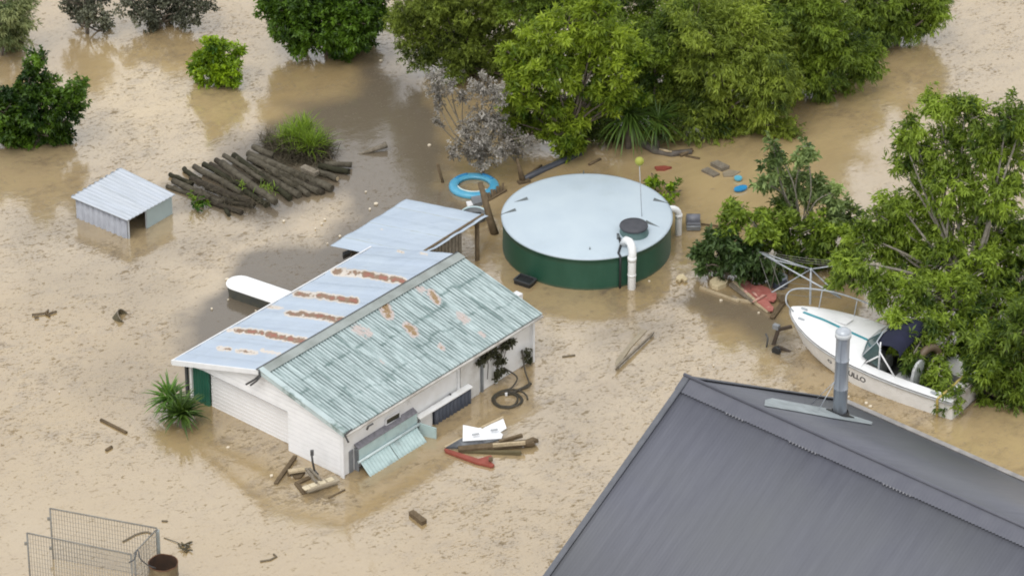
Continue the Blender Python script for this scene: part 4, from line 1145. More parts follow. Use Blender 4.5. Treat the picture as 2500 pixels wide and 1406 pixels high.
# round tub half hidden by the rear lean-to
tb = P(1157, 521, .12)
tub = thing('round_tub', tb, 'round tub with white and aqua rim behind the pale lean-to roof', 'tub')
m = MB(); m.lathe(tb, [(.25, -.5), (.27, .0), (.285, .01)], 30); m.lathe(tb, [(.25, -.10), (.001, -.10)], 30); m.build('tub_wall', M['grey_metal'], tub)
m = MB(); m.lathe(tb, [(.26, .0), (.265, .025), (.29, .025), (.30, .0)], 30); m.build('tub_rim', plain('aqua_white_rim', (.55, .70, .72), .4), tub)
m = MB(); m.box(tb + np.array([.06, .06, -.08]), np.array([.1, 0, 0]), np.array([0, .08, 0]), SK * .03); m.build('tub_contents', M['black'], tub)
plank('white_scrap', [(1138, 496), (1150, 494), (1156, 504), (1142, 508)], .04, M['white_paint'], 'white scrap floating above the round tub', 'debris', .02)
plank('grey_crate', [(1150, 490), (1172, 486), (1178, 502), (1156, 508)], .10, M['grey_metal'], 'grey crate floating between blue ring and round tub', 'crate', .0)

# bathtub
bt_c = P(560, 684, .26); bdir = P(690, 728, .26) - bt_c; bdir /= np.linalg.norm(bdir); bper = np.array([-bdir[1], bdir[0], 0]); bper = bper if bper[1] > 0 else -bper
bath = thing('bathtub', bt_c + bdir * .7, 'old white bathtub with dark outside floating at the edge of the rusty roof', 'bathtub')
def bath_ring(w, l0, l1, z, n_=14):
    pts = []
    for t in np.linspace(math.pi / 2, 3 * math.pi / 2, n_): pts.append(bt_c + bdir * (l0 + w + w * math.cos(t)) + bper * (w * math.sin(t)) + SK * z)
    for c1, s1 in ((-1, -math.pi / 2), (1, 0)):
        for t in np.linspace(s1, s1 + math.pi / 2, 5): pts.append(bt_c + bdir * (l1 - .08 + .08 * math.cos(t)) + bper * (c1 * (w - .08) + .08 * math.sin(t)) + SK * z)
    return pts
m = MB(); W0 = .30
rings = [bath_ring(W0, -.02, 1.62, 0), bath_ring(W0, -.02, 1.62, .03), bath_ring(W0 - .04, .02, 1.58, .03), bath_ring(W0 - .06, .05, 1.54, -.015), bath_ring(W0 - .12, .16, 1.42, -.045)]
k = len(rings[0])
m.add([p for r in rings for p in r], [(i * k + j, i * k + (j + 1) % k, (i + 1) * k + (j + 1) % k, (i + 1) * k + j) for i in range(4) for j in range(k)] + [tuple(4 * k + j for j in range(k))], True)
m.build('basin', plain('enamel_white', (.84, .84, .83), .3, (.78, .78, .77), 3, dirt=(.62, .60, .57), dlo=.62, dhi=.85), bath)
rings = [bath_ring(W0 - .012, -.005, 1.60, -.002), bath_ring(W0 - .05, .05, 1.55, -.36)]
m = MB(); m.add([p for r in rings for p in r], [(j, k + j, k + (j + 1) % k, (j + 1) % k) for j in range(k)], True); m.build('outer_shell', plain('iron_shell', (0.055, 0.06, 0.055), .7, (0.09, 0.085, 0.06), 5), bath)

# half sunken drum, twig
c = P(298, 776, 0)
d_ = np.array([.66, -.10, .62]); d_ /= np.linalg.norm(d_)
drum = thing('sunken_bucket', c, 'dark bucket lying half sunken in the open water left of the shed', 'bucket')
m = MB(); pts = [c - d_ * .24, c + d_ * .06]
m.tube(pts, [.13, .19], 22, cap=False); m.tube([pts[1], pts[0] + d_ * .02], [.178, .12], 22, cap=False)
m.build('bucket_wall', plain('olive_bucket', (0.07, 0.06, 0.03), .6, (0.11, 0.09, 0.05)), drum)
m = MB(); o_ = np.cross(d_, SK); o_ /= np.linalg.norm(o_); u_ = np.cross(o_, d_)
m.tube([pts[1] + o_ * .185 * math.cos(t) + u_ * .185 * math.sin(t) for t in np.linspace(0, 2 * math.pi, 22)], .012, 6); m.build('bucket_rim', M['grey_wood'], drum)
tw = thing('drifting_branch', P(105, 768, 0), 'small forked twig drifting far left in open water', 'branch')
m = MB()
for pts in (((78, 768), (95, 766), (112, 764), (122, 772)), ((110, 765), (118, 757)), ((112, 768), (130, 762), (138, 760)), ((84, 775), (95, 774))):
    m.tube([P(x, y, .03) for x, y in pts], .022, 6)
m.build('twig', dw, tw)
tw2 = thing('drifting_branch', P(450, 1334, 0), 'leafy clump of twigs drifting beside the wire pen', 'branch')
m = MB(); rng = random.Random(3)
for k in range(16):
    q = P(450 + rng.uniform(-14, 14), 1334 + rng.uniform(-8, 8), .02); a_ = rng.uniform(0, 6.28)
    m.tube([q, q + np.array([math.cos(a_) * .1, math.sin(a_) * .1, rng.uniform(0, .06)])], .016, 5)
m.tube([P(400, 1312, .01), P(430, 1322, .02), P(446, 1330, .02)], .008, 5)
m.build('twig', plain('wet_twig', (0.09, 0.075, 0.04), .8), tw2)
for k, (pts, lab) in enumerate((((( 300, 1322), (330, 1305), (345, 1300), (362, 1298), (372, 1304)), 'curved branch floating inside the wire pen'), (((635, 1370), (660, 1366), (675, 1358), (668, 1352)), 'hooked twig drifting at the bottom edge right of the rusty drum'),
                                (((1373, 871), (1404, 867)), 'short twig drifting between shed corner and narrow plank'), (((395, 1271), (409, 1272)), 'tiny dark stick drifting above the wire pen'), (((1130, 540), (1160, 550)), 'stick caught behind the lean-to roof by the crooked post'))):
    stick('drifting_twig', pts, .022, plain('muddy_twig', (0.16, 0.125, 0.08), .8), lab, 'twig', .01)

# trestle of salvaged timber by the front wall
ts = thing('timber_trestle', P(770, 1170, 0), 'half sunken pale timber frame with cross rails at the shed front corner', 'frame')
def cq(x, y): return 660 + x / 9.375, 1080 + y / 9.375
m = MB(); m.beam(P(*cq(415, 665), .12), P(*cq(855, 600), .12), .11, .05); m.build('rear_rail', M['pale_wood'], ts)
m = MB(); m.beam(P(*cq(815, 1060), .12), P(*cq(1540, 830), .12), .19, .05); m.beam(P(*cq(800, 1110), .05), P(*cq(1530, 890), .05), .05, .10); m.build('front_rail', plain('dull_timber', (.40, .34, .25), .8, (.30, .25, .17), 5), ts)
for x, y in ((975, 980), (1180, 915), (1365, 850), (830, 1040)):
    a_ = P(*cq(x - 70, y + 18), .152); b_ = P(*cq(x + 70, y - 30), .152)
    m = MB(); m.beam(a_, b_, .13, .02); m.build('pale_block', plain('pale_block', (.64, .55, .38), .7), ts)
for (a0_, a1_), (b0_, b1_) in (((815, 590), (1050, 910)), ((890, 590), (1170, 870))):
    m = MB(); m.beam(P(*cq(a0_, a1_), .16), P(*cq(b0_, b1_), .17), .05, .04); m.build('cross_bar', M['grey_wood'], ts)
m = MB(); m.beam(P(*cq(600, 940), .02), P(*cq(900, 800), .02), .09, .05); m.beam(P(*cq(600, 940), .0), P(*cq(790, 1180), .0), .10, .06); m.plate([P(*cq(480, 700), .0), P(*cq(800, 690), .0), P(*cq(700, 830), .0), P(*cq(560, 850), .0)], SK * .04); m.build('sunken_rail', dw, ts)
m = MB(); m.beam(P(*cq(430, 660), .1), P(*cq(430, 800), -.05), .07, .06); m.beam(P(*cq(790, 1060), .1), P(*cq(780, 1190), -.05), .08, .06); m.build('leg', dw, ts)
m = MB()
q0 = P(*cq(1010, 650), .05); m.tube([q0, Q(*cq(965, 420), q0[1]), Q(*cq(945, 250), q0[1])], .022, 8); q1 = Q(*cq(955, 230), q0[1])
m.box(q1, (.035, 0, 0), (0, .035, 0), SK * .05); m.tube([q0, P(*cq(1080, 720), .06)], .03, 6); m.build('upright_pole', M['dark_metal'], ts)
q0 = P(673, 1180, .02)
m = MB(); m.beam(q0, P(721, 1113, .05), .08, .05); tag(m.build('dark_plank', dw, None, q0), 'dark plank slanting out of the water at the roller door end', 'plank')
stick('floating_stick', [(802, 1215), (842, 1195)], .02, dw, 'thin stick drifting right of the timber frame', 'stick', .01)

# white board wreck beside the side wall
wr = thing('broken_white_board', P(1190, 1055, 0), 'broken white board with torn edge on dark timber beside the shed', 'board')
def cw(x, y): return 1060 + x / 3.907, 800 + y / 3.907
m = MB()
m.plate([P(*cw(272, 1085), .14), P(*cw(640, 1060), .10), P(*cw(655, 1020), .14), P(*cw(630, 1000), .16), P(*cw(690, 960), .2), P(*cw(655, 860), .30), P(*cw(500, 945), .26), P(*cw(420, 960), .24), P(*cw(275, 930), .33)], np.array([0, -.01, .02]))
m.build('board_panel', plain('glossy_white_board', (.82, .83, .84), .4, (.76, .77, .78), 3), wr)
for x, y in ((395, 1012), (572, 970)):
    m = MB(); m.beam(P(*cw(x - 34, y + 6), .275 - .0), P(*cw(x + 34, y - 4), .285), .05, .012); m.build('print_mark', plain('grey_print', (.42, .44, .45), .6), wr)
m = MB(); m.beam(P(*cw(100, 1140), .06), P(*cw(265, 1050), .16), .05, .03); m.beam(P(*cw(450, 950), .28), P(*cw(660, 850), .33), .04, .03); m.build('pale_edge', M['pale_wood'], wr)
m = MB(); m.plate([P(*cw(110, 1150), .05), P(*cw(265, 1060), .15), P(*cw(620, 1072), .08), P(*cw(500, 1110), .03), P(*cw(230, 1150), .02)], SK * .03); m.build('dark_sheet', plain('dark_blue_sheet', (.06, .065, .075), .5, (.2, .21, .22), 5), wr)
for k, (x0, y0, x1, y1, w, z, mt, lab) in enumerate(((230, 1160, 950, 1090, .16, .05, dw, 'broad dark timber under the broken white board'), (560, 1120, 870, 1095, .05, .13, M['pale_wood'], 'pale split batten on top of the broad dark timber'),
        (620, 1090, 840, 1025, .07, .12, M['old_wood'], 'short timber poking up right of the broken white board'), (240, 1185, 830, 1190, .08, .0, plain('olive_timber', (.13, .105, .05), .8), 'sunken olive timber along the front of the wreckage'),
        (900, 1070, 955, 1090, .22, .06, dw, 'square sawn end block at the right end of the wreckage'))):
    a_ = P(*cw(x0, y0), z); b_ = P(*cw(x1, y1), z + .05)
    m = MB(); m.beam(a_, b_, w, .07); tag(m.build('timber', mt, None, a_), lab, 'timber', 'timbers piled under the broken white board')
m = MB()
rp = [P(*cw(x, y), .01) for x, y in ((95, 1172), (110, 1168), (420, 1265), (540, 1232), (555, 1250), (520, 1275), (575, 1325), (550, 1338), (390, 1300), (110, 1195))]
m.plate(rp, SK * .05); rp_o = tag(m.build('red_timber', M['red_deep'], None, rp[0]), 'long red forked timber floating in front of the broken white board', 'timber')
m = MB(); m.box(P(*cw(540, 1250), .12), (.045, 0, 0), (0, .05, 0), SK * .02); m.build('brown_knot', dw, rp_o)

# coiled hose by the wall
hs_ = thing('hose_coil', P(1240, 975, 0), 'loosely coiled dark hose hanging from the shed side wall into the water', 'hose')
hc_ = P(1246, 976, .02)
m = MB()
pts = []
for t in np.linspace(0, 2 * math.pi * 3.2, 90):
    r = .36 - .012 * t / 2 + .03 * math.sin(t * .7)
    pts.append(hc_ + np.array([r * math.cos(t) - .006 * t, r * .98 * math.sin(t) + .02 * math.sin(t * .31), .02 * math.sin(t * 1.7) + .012]))
m.tube(pts, .019, 6); m.build('coil', plain('hose_olive', (.06, .052, .035), .6), hs_)
m = MB()
top = SH(-.05, 5.55, .45)
m.tube(curve_pts([top, P(1282, 905, .25), P(1292, 940, .06), P(1270, 950, .03), hc_ + np.array([.1, .34, .02])], 20), .018, 6)
m.tube(curve_pts([SH(-.05, 4.95, .3), P(1262, 920, .15), P(1250, 945, .05), hc_ + np.array([-.1, .36, .02])], 20), .018, 6)
m.tube(curve_pts([P(1240, 962, .03), P(1270, 950, .04), P(1296, 936, .02)], 12), .03, 6)
m.build('hose_tail', plain('hose_olive_dark', (.055, .045, .03), .6), hs_)
m = MB(); m.box(P(1236, 962, .06), (.025, 0, 0), (0, .02, 0), SK * .03); m.build('hose_fitting', M['white_paint'], hs_)

# black tray and white box behind the shed
q = P(1282, 692, 0)
tr_ = thing('black_tray', q, 'small black tray floating against the tank base', 'tray')
a_ = np.array([.85, -.53, 0]) * .20; b_ = np.array([.53, .85, 0]) * .14
m = MB(); m.box(q + SK * .04, a_, b_, SK * .05); m.build('tray_body', M['black'], tr_)
m = MB(); 
for s1, s2, l in ((1, 0, b_), (-1, 0, b_), (0, 1, a_), (0, -1, a_)):
    cc = q + SK * .105 + a_ * s1 + b_ * s2; m.beam(cc - l, cc + l, .03, .03)
m.build('tray_rim', plain('tray_rim', (.06, .065, .07), .4), tr_)
tag(MB().box(P(1262, 717, .28) - SK * .45, SU * .09, SV * .09, SK * .45).build('white_cabinet', M['white_paint'], None, SH(-.1, VB + .35, 0)), 'white cabinet just showing behind the far corner of the mossy roof', 'cabinet')

# bins, foam, red sheet near the clothesline
q = P(1693, 562, 0)
bn = thing('grey_bin', q, 'grey wheelie bin lying in the water to the right of the tank', 'bin')
m = MB(); m.plate([q + np.array(v) for v in ((-.15, -.02, .0), (.15, -.02, .0), (.16, .38, .0), (-.16, .38, .0))], SK * .16); m.build('bin_body', plain('bin_grey', (.10, .105, .115), .5, (.15, .15, .16), 4), bn)
m = MB(); m.tube([q + np.array([-.15, .2, .17]), q + np.array([.15, .2, .17])], .12, 14); m.build('bin_lid', plain('bin_lid_grey', (.16, .165, .19), .4), bn)
m = MB(); m.tube([q + np.array([-.16, -.03, .10]), q + np.array([.16, -.03, .10])], .03, 8); m.box(q + np.array([0, -.025, .05]), (.15, 0, 0), (0, .02, 0), (0, 0, .03)); m.build('bin_handle', M['grey_metal'], bn)
stick('drifting_branch', [(1712, 547), (1760, 552), (1800, 548)], .02, dw, 'bare branch reaching from the grey bin into the leaves', 'branch', .04)
stick('drifting_branch', [(1745, 551), (1790, 560), (1770, 556)], .018, dw, 'second thin branch below the one by the grey bin', 'branch', .03)
plank('foam_scrap', [(1650, 683), (1655, 676), (1668, 673), (1679, 686), (1672, 690), (1665, 684), (1660, 690)], .05, M['foam'], 'small yellow foam scrap floating right of the tank', 'foam', .02)
plank('foam_block', [(1732, 695), (1742, 686), (1757, 684), (1768, 690), (1778, 694), (1772, 702), (1752, 709), (1738, 705)], .10, M['foam'], 'larger pale foam block floating beside the red sheet', 'foam', .0)
def cp(x, y): return 1650 + x / 5.407, 560 + y / 5.407
m = MB()
rpts = [(770, 715), (850, 690), (860, 640), (940, 645), (990, 735), (1060, 760), (1110, 745), (1180, 770), (1240, 800), (1330, 850), (1325, 930), (1290, 965), (1220, 950), (1250, 1000), (1290, 1040), (1280, 1085), (1220, 1085), (1100, 985), (960, 910), (880, 820)]
rpw = [P(*cp(x, y), .06) for x, y in rpts]
m.plate(rpw, SK * .03); red = tag(m.build('red_sheet', M['red_ply'], None, rpw[0]), 'crumpled faded red sheet floating beside the clothesline', 'sheet')
m = MB()
for a_, b_ in (((1010, 960), (1180, 880)), ((1000, 820), (1090, 900)), ((1100, 900), (1200, 870)), ((880, 790), (960, 860))):
    m.tube([P(*cp(*a_), .10), P(*cp((a_[0] + b_[0]) / 2, (a_[1] + b_[1]) / 2 - 8), .13), P(*cp(*b_), .10)], [.01, .035, .01], 6)
m.build('fold', plain('pale_fold', (.55, .30, .24), .7), red)
for (x0, y0, x1, y1, w, z, mt, lab) in ((720, 720, 1030, 950, .10, .07, M['grey_wood'], 'grey timber lying along the red sheet'), (760, 690, 1060, 950, .05, .10, M['pale_wood'], 'thin pale batten on the grey timber by the red sheet'),
                                   (320, 765, 830, 950, .035, .03, M['pale_wood'], 'long thin pale batten floating in front of the foam block'), (1040, 960, 1230, 1090, .06, .04, M['pale_wood'], 'pale batten at the lower edge of the red sheet'),
                                   (1270, 1165, 1420, 960, .10, .05, M['old_wood'], 'dark post slanting down between red sheet and boat bow'), (1380, 880, 1440, 960, .16, .10, dw, 'dark stump under the clothesline beside the red sheet'), (800, 930, 1010, 960, .07, .01, M['pale_wood'], 'silty plank end floating below the pale foam block')):
    a_ = P(*cp(x0, y0), z); b_ = P(*cp(x1, y1), z)
    m = MB(); m.beam(a_, b_, w, .05); tag(m.build('timber', mt, None, a_), lab, 'timber')
q = P(1903, 697, .0)
bd = thing('blue_grey_drum', q, 'blue grey drum with pale lid standing behind the clothesline', 'drum')
m = MB(); m.lathe(q, [(.17, -.5), (.185, -.1), (.185, .0), (.175, .02), (.185, .04), (.185, .20), (.17, .225)], 24); m.build('drum_body', plain('drum_blue_grey', (.07, .085, .12), .5), bd)
m = MB(); m.lathe(q, [(.165, .215), (.17, .235), (.12, .23), (.001, .228)], 24); m.build('drum_lid', plain('drum_lid', (.30, .33, .38), .5, (.2, .22, .26), 9), bd)

# rotary clothesline
cb = P(1980, 742, 0)
ctop = Q(1980, 655, cb[1])
cl = thing('rotary_clothesline', cb, 'tilted galvanised rotary clothesline with wire lines in front of the tree', 'clothesline')
m = MB(); m.tube([cb - SK * 1.2, ctop - SK * .1], .024, 8); m.tube([ctop - SK * .45, ctop], .02, 8); m.build('pole', M['galv'], cl)
hub = ctop.copy()
arms = [Q(1850, 613, hub[1] + .1), Q(2052, 727, hub[1] - .6), Q(1812, 707, hub[1] - 1.1), Q(2098, 640, hub[1] + .9)]
tips = [hub + np.array([-1.18, .75, .05]), hub + np.array([.72, -1.0, .02]), hub + np.array([-.95, -.75, -.02]), hub + np.array([1.15, .8, .0])]
def fixpx(px, py, z): return P(px, py, z)
hz = hub[2]
tips = [fixpx(1850, 614, hz + .12), fixpx(2052, 727, hz - .02), fixpx(1884, 714, hz - .25), fixpx(2085, 642, hz + .1)]
hubp = fixpx(1980, 657, hz - .03)
m = MB()
for t in tips: m.tube([hubp, t], .014, 6)
mid = tips[0] * .58 + tips[1] * .42
m.tube([tips[0], tips[1]], .018, 8)
m.tube([hubp, fixpx(1896, 636, hz + .12), tips[0]], .012, 6)
m.build('arm', M['galv'], cl)
m = MB()
for t in (1.0, .78, .58):
    q = [hubp + (x - hubp) * t for x in tips]; q = [q[0], q[2], q[1], q[3], q[0]]
    for a_, b_ in zip(q[:-1], q[1:]):
        m.tube([a_, (a_ + b_) / 2 - SK * .03, b_], .005, 5)
a_ = fixpx(1896, 636, hz + .12)
m.tube([tips[0], P(1832, 706, .1)], .006, 5); m.tube([a_, P(1882, 712, .1)], .006, 5)
m.build('wire', M['wire'], cl)

# wire pen at the lower left
def fence_panel(a, b, ztop, label, posts):
    f = thing('wire_fence_panel', a, label, 'fence panel', 'wire panels of the pen')
    L = np.linalg.norm(b - a); d = (b - a) / L
    up = SK * ztop; low = SK * -.5
    m = MB()
    m.tube([a + up, b + up], .014, 6); m.tube([a + SK * .02 - SK * .3, b - SK * .28], .012, 6)
    for q in posts: m.tube([q + low, q + up], .019, 8)
    m.build('panel_frame', M['wire'], f)
    m = MB()
    nx = int(L / .058)
    nrm = np.cross(d, SK) * .0022
    for i in range(1, nx):
        q = a + d * (L * i / nx); m.beam(q + low, q + up, .0062, .0062, up=d)
    for z in np.arange(-.4, ztop, .105): m.beam(a + SK * z + nrm, b + SK * z + nrm, .0036, .0036)
    m.build('wire_mesh', plain('pen_wire', (.22, .205, .175), .5), f)
    return f
zt_ = 1.2
fa, fb_, fc, fd = P(122, 1240, zt_), P(382, 1288, zt_), P(66, 1300, zt_), P(320, 1352, zt_)
for q in (fa, fb_, fc, fd): q[2] = 0
f1 = fence_panel(fa, fb_, zt_, 'back wire mesh panel of the pen at lower left', [fa, fb_])
f2 = fence_panel(fc, fd, zt_, 'front wire mesh panel of the pen nearest the camera', [fc, fd])
f3 = fence_panel(fd + np.array([.05, .03, 0]), fb_ + np.array([.01, -.03, 0]), zt_, 'short end wire mesh panel of the pen behind the rusty drum', [fd + np.array([.06, .04, 0])])
m = MB(); 
for q, zz in ((fa, .95), (fa, .25), (fc, .95), (fc, .1)): m.box(q + np.array([-.035, 0, zz]), (.03, 0, 0), (0, .02, 0), (0, 0, .03))
m.build('hinge', M['wire'], f1)
m = MB(); q = fb_ + np.array([.03, -.02, 0]); m.beam(q - SK * .5, q + SK * 1.15, .10, .05); m.build('end_post', plain('post_grey_green', (.24, .26, .24), .5, (.33, .35, .34)), f3)
m = MB(); m.tube(curve_pts([P(315, 1372, zt_ - .1), P(328, 1364, zt_), P(334, 1343, zt_ + .02), P(338, 1344, zt_ + .02), P(342, 1362, zt_ - .05), P(360, 1378, zt_ - .25), P(380, 1386, zt_ - .4)], 26), .014, 6)
tag(m.build('chain', M['dark_metal'], None, P(334, 1343, zt_)), 'dark chain looped over the pen corner near the rusty drum', 'chain')
q = P(398, 1373, .75); q[2] = 0
rd_ = thing('rusty_drum', q, 'open rusty steel drum standing beside the wire pen', 'drum')
m = MB(); prof = [(.29, -.6), (.29, .1), (.30, .12), (.29, .14), (.29, .45), (.30, .47), (.29, .49), (.292, .73)]
m.lathe(q, prof, 40)
n0 = len(m.v) - 40
for j in range(40):
    x, y, z = m.v[n0 + j]; m.v[n0 + j] = (x, y, z + .035 * vnoise(j * .35, 1.0, 6))
m.build('drum_body', plain('drum_rust_ochre', (.22, .17, .09), .8, (.10, .065, .035), 4, dirt=(.20, .22, .25), dlo=.56, dhi=.66), rd_)
m = MB(); m.lathe(q, [(.278, .73), (.27, .3), (.001, .28)], 40)
for j in range(40):
    x, y, z = m.v[j]; m.v[j] = (x, y, z + .035 * vnoise(j * .35, 1.0, 6))
m.build('drum_inside', plain('drum_dark_inside', (.035, .02, .012), .9, (.06, .03, .015), 9), rd_)
m = MB(); m.tube([q + np.array([.287 * math.cos(t), .287 * math.sin(t), .73 + .035 * vnoise(t * 40 / 6.283 * .35, 1.0, 6)]) for t in np.linspace(0, 2 * math.pi, 40)], .011, 6); m.build('drum_rim', M['rust'], rd_)

# pale floating scraps
SCR = [(555, 683, .055), (693, 541, .05), (786, 548, .045), (918, 499, .06), (903, 512, .045), (793, 537, .05), (770, 560, .03), (517, 755, .04), (557, 733, .03), (930, 150, .045), (1048, 356, .06), (557, 1093, .05), (663, 1162, .06), (893, 470, .03),
       (1742, 893, .03), (2075, 868, .04), (2115, 985, .06), (2125, 993, .05), (2072, 970, .03), (1760, 735, .05), (1852, 765, .04), (145, 958, .03), (830, 578, .04), (800, 596, .03), (1585, 688, .03), (624, 760, .03)]
nearw = ['beside the bathtub end', 'below the log pile', 'left of the lean-to roof, middle', 'above the lean-to roof, brightest', 'above the lean-to roof, lower', 'left of the lean-to roof, upper', 'left of the lean-to roof, lower', 'left of the bathtub, lower',
         'just under the bathtub end', 'at the foot of the dark tree', 'left of the dead shrub', 'in front of the roller door', 'beside the dark slanting plank', 'above the lean-to roof corner', 'below the tilted clothesline', 'beside the boat hull at the flue',
         'behind the flue base', 'right of the flue base', 'just right of the flue', 'left of the pale batten', 'left of the boat bow', 'in open water far left', 'near the lean-to roof tip', 'touching the lean-to roof tip', 'right of the white tank pipe', 'under the bathtub middle']
rng = random.Random(8)
sm_ = plain('pale_scrap', (.72, .64, .50), .8, (.6, .5, .36), 12)
for (x, y, r), w in zip(SCR, nearw):
    c = P(x, y, .005); k = 6
    r = r * .8
    pts = [c + np.array([r * rng.uniform(.6, 1.1) * math.cos(t), r * rng.uniform(.6, 1.1) * math.sin(t), 0]) for t in np.arange(k) * 2 * math.pi / k]
    m = MB(); m.plate(pts, SK * .03)
    tag(m.build('floating_scrap', sm_, None, c), 'pale scrap floating ' + w, 'scrap', 'pale scraps floating on the water')
# ------------------------------------------------------------------ vegetation
def unit(v): return v / (np.linalg.norm(v, axis=-1, keepdims=True) + 1e-9)

def leaf_geo(Pp, D, tone, nl, L, W, rng, spread=(0.5, 1.25), droop=0.25, slen=0.12, fold=0.25, curl=0.25):
    """nl leaves around every shoot (position Pp, direction D)"""
    n = len(Pp); k = nl
    Pp = np.repeat(Pp, k, 0); D = np.repeat(D, k, 0); tone = np.repeat(tone, k)
    N_ = n * k
    ref = unit(np.cross(D, rng.normal(size=(N_, 3))))
    al = rng.uniform(spread[0], spread[1], N_)[:, None]
    l = D * np.cos(al) + ref * np.sin(al)
    l[:, 2] -= droop * rng.uniform(.4, 1.4, N_)
    l = unit(l)
    s = rng.uniform(.65, 1.2, N_)[:, None]
    base = Pp + D * (rng.uniform(-slen, slen * .6, N_)[:, None])
    side = unit(np.cross(l, np.array([0, 0, 1.0]) + .5 * rng.normal(size=(N_, 3))))
    nrm = np.cross(side, l)
    nrm *= np.sign(nrm[:, 2:3] + 1e-6)
    ll = l * L * s; ww = side * W * s * .5
    a = base; b = base + ll * .45 + ww + nrm * W * fold; c = base + ll - np.array([0, 0, 1.0]) * L * curl * s * rng.uniform(0, 1, N_)[:, None]; d = base + ll * .45 - ww + nrm * W * fold
    V = np.stack([a, b, c, d], 1).reshape(-1, 3)
    i = np.arange(N_) * 4
    Fa = np.concatenate([np.stack([i, i + 1, i + 2], -1), np.stack([i, i + 2, i + 3], -1)])
    t = np.clip(np.repeat(tone + rng.normal(0, .10, N_), 4), 0, 1)
    return V, Fa, t

LEAFSTYLE = {   # shoots per m2 of lobe surface, leaves per shoot, length, width, spread, droop, upness
    'glossy': dict(dens=44, nl=12, L=.115, W=.052, spread=(.5, 1.35), droop=.15, up=.45, slen=.10),
    'bright': dict(dens=27, nl=15, L=.165, W=.046, spread=(.5, 1.35), droop=.22, up=.60, slen=.13),
    'willow': dict(dens=50, nl=13, L=.135, W=.03, spread=(.3, 1.1), droop=.65, up=.15, slen=.20),
    'fine':   dict(dens=62, nl=12, L=.085, W=.027, spread=(.4, 1.3), droop=.2, up=.4, slen=.14),
    'gum':    dict(dens=34, nl=13, L=.155, W=.042, spread=(.4, 1.2), droop=.6, up=.25, slen=.16),
    'broad':  dict(dens=32, nl=11, L=.15, W=.062, spread=(.5, 1.35), droop=.3, up=.45, slen=.12),
    'sparse': dict(dens=26, nl=7, L=.08, W=.05, spread=(.5, 1.4), droop=.1, up=.3, slen=.1),
    'dead':   dict(dens=90, nl=8, L=.062, W=.034, spread=(.5, 1.4), droop=.35, up=.2, slen=.09),
}

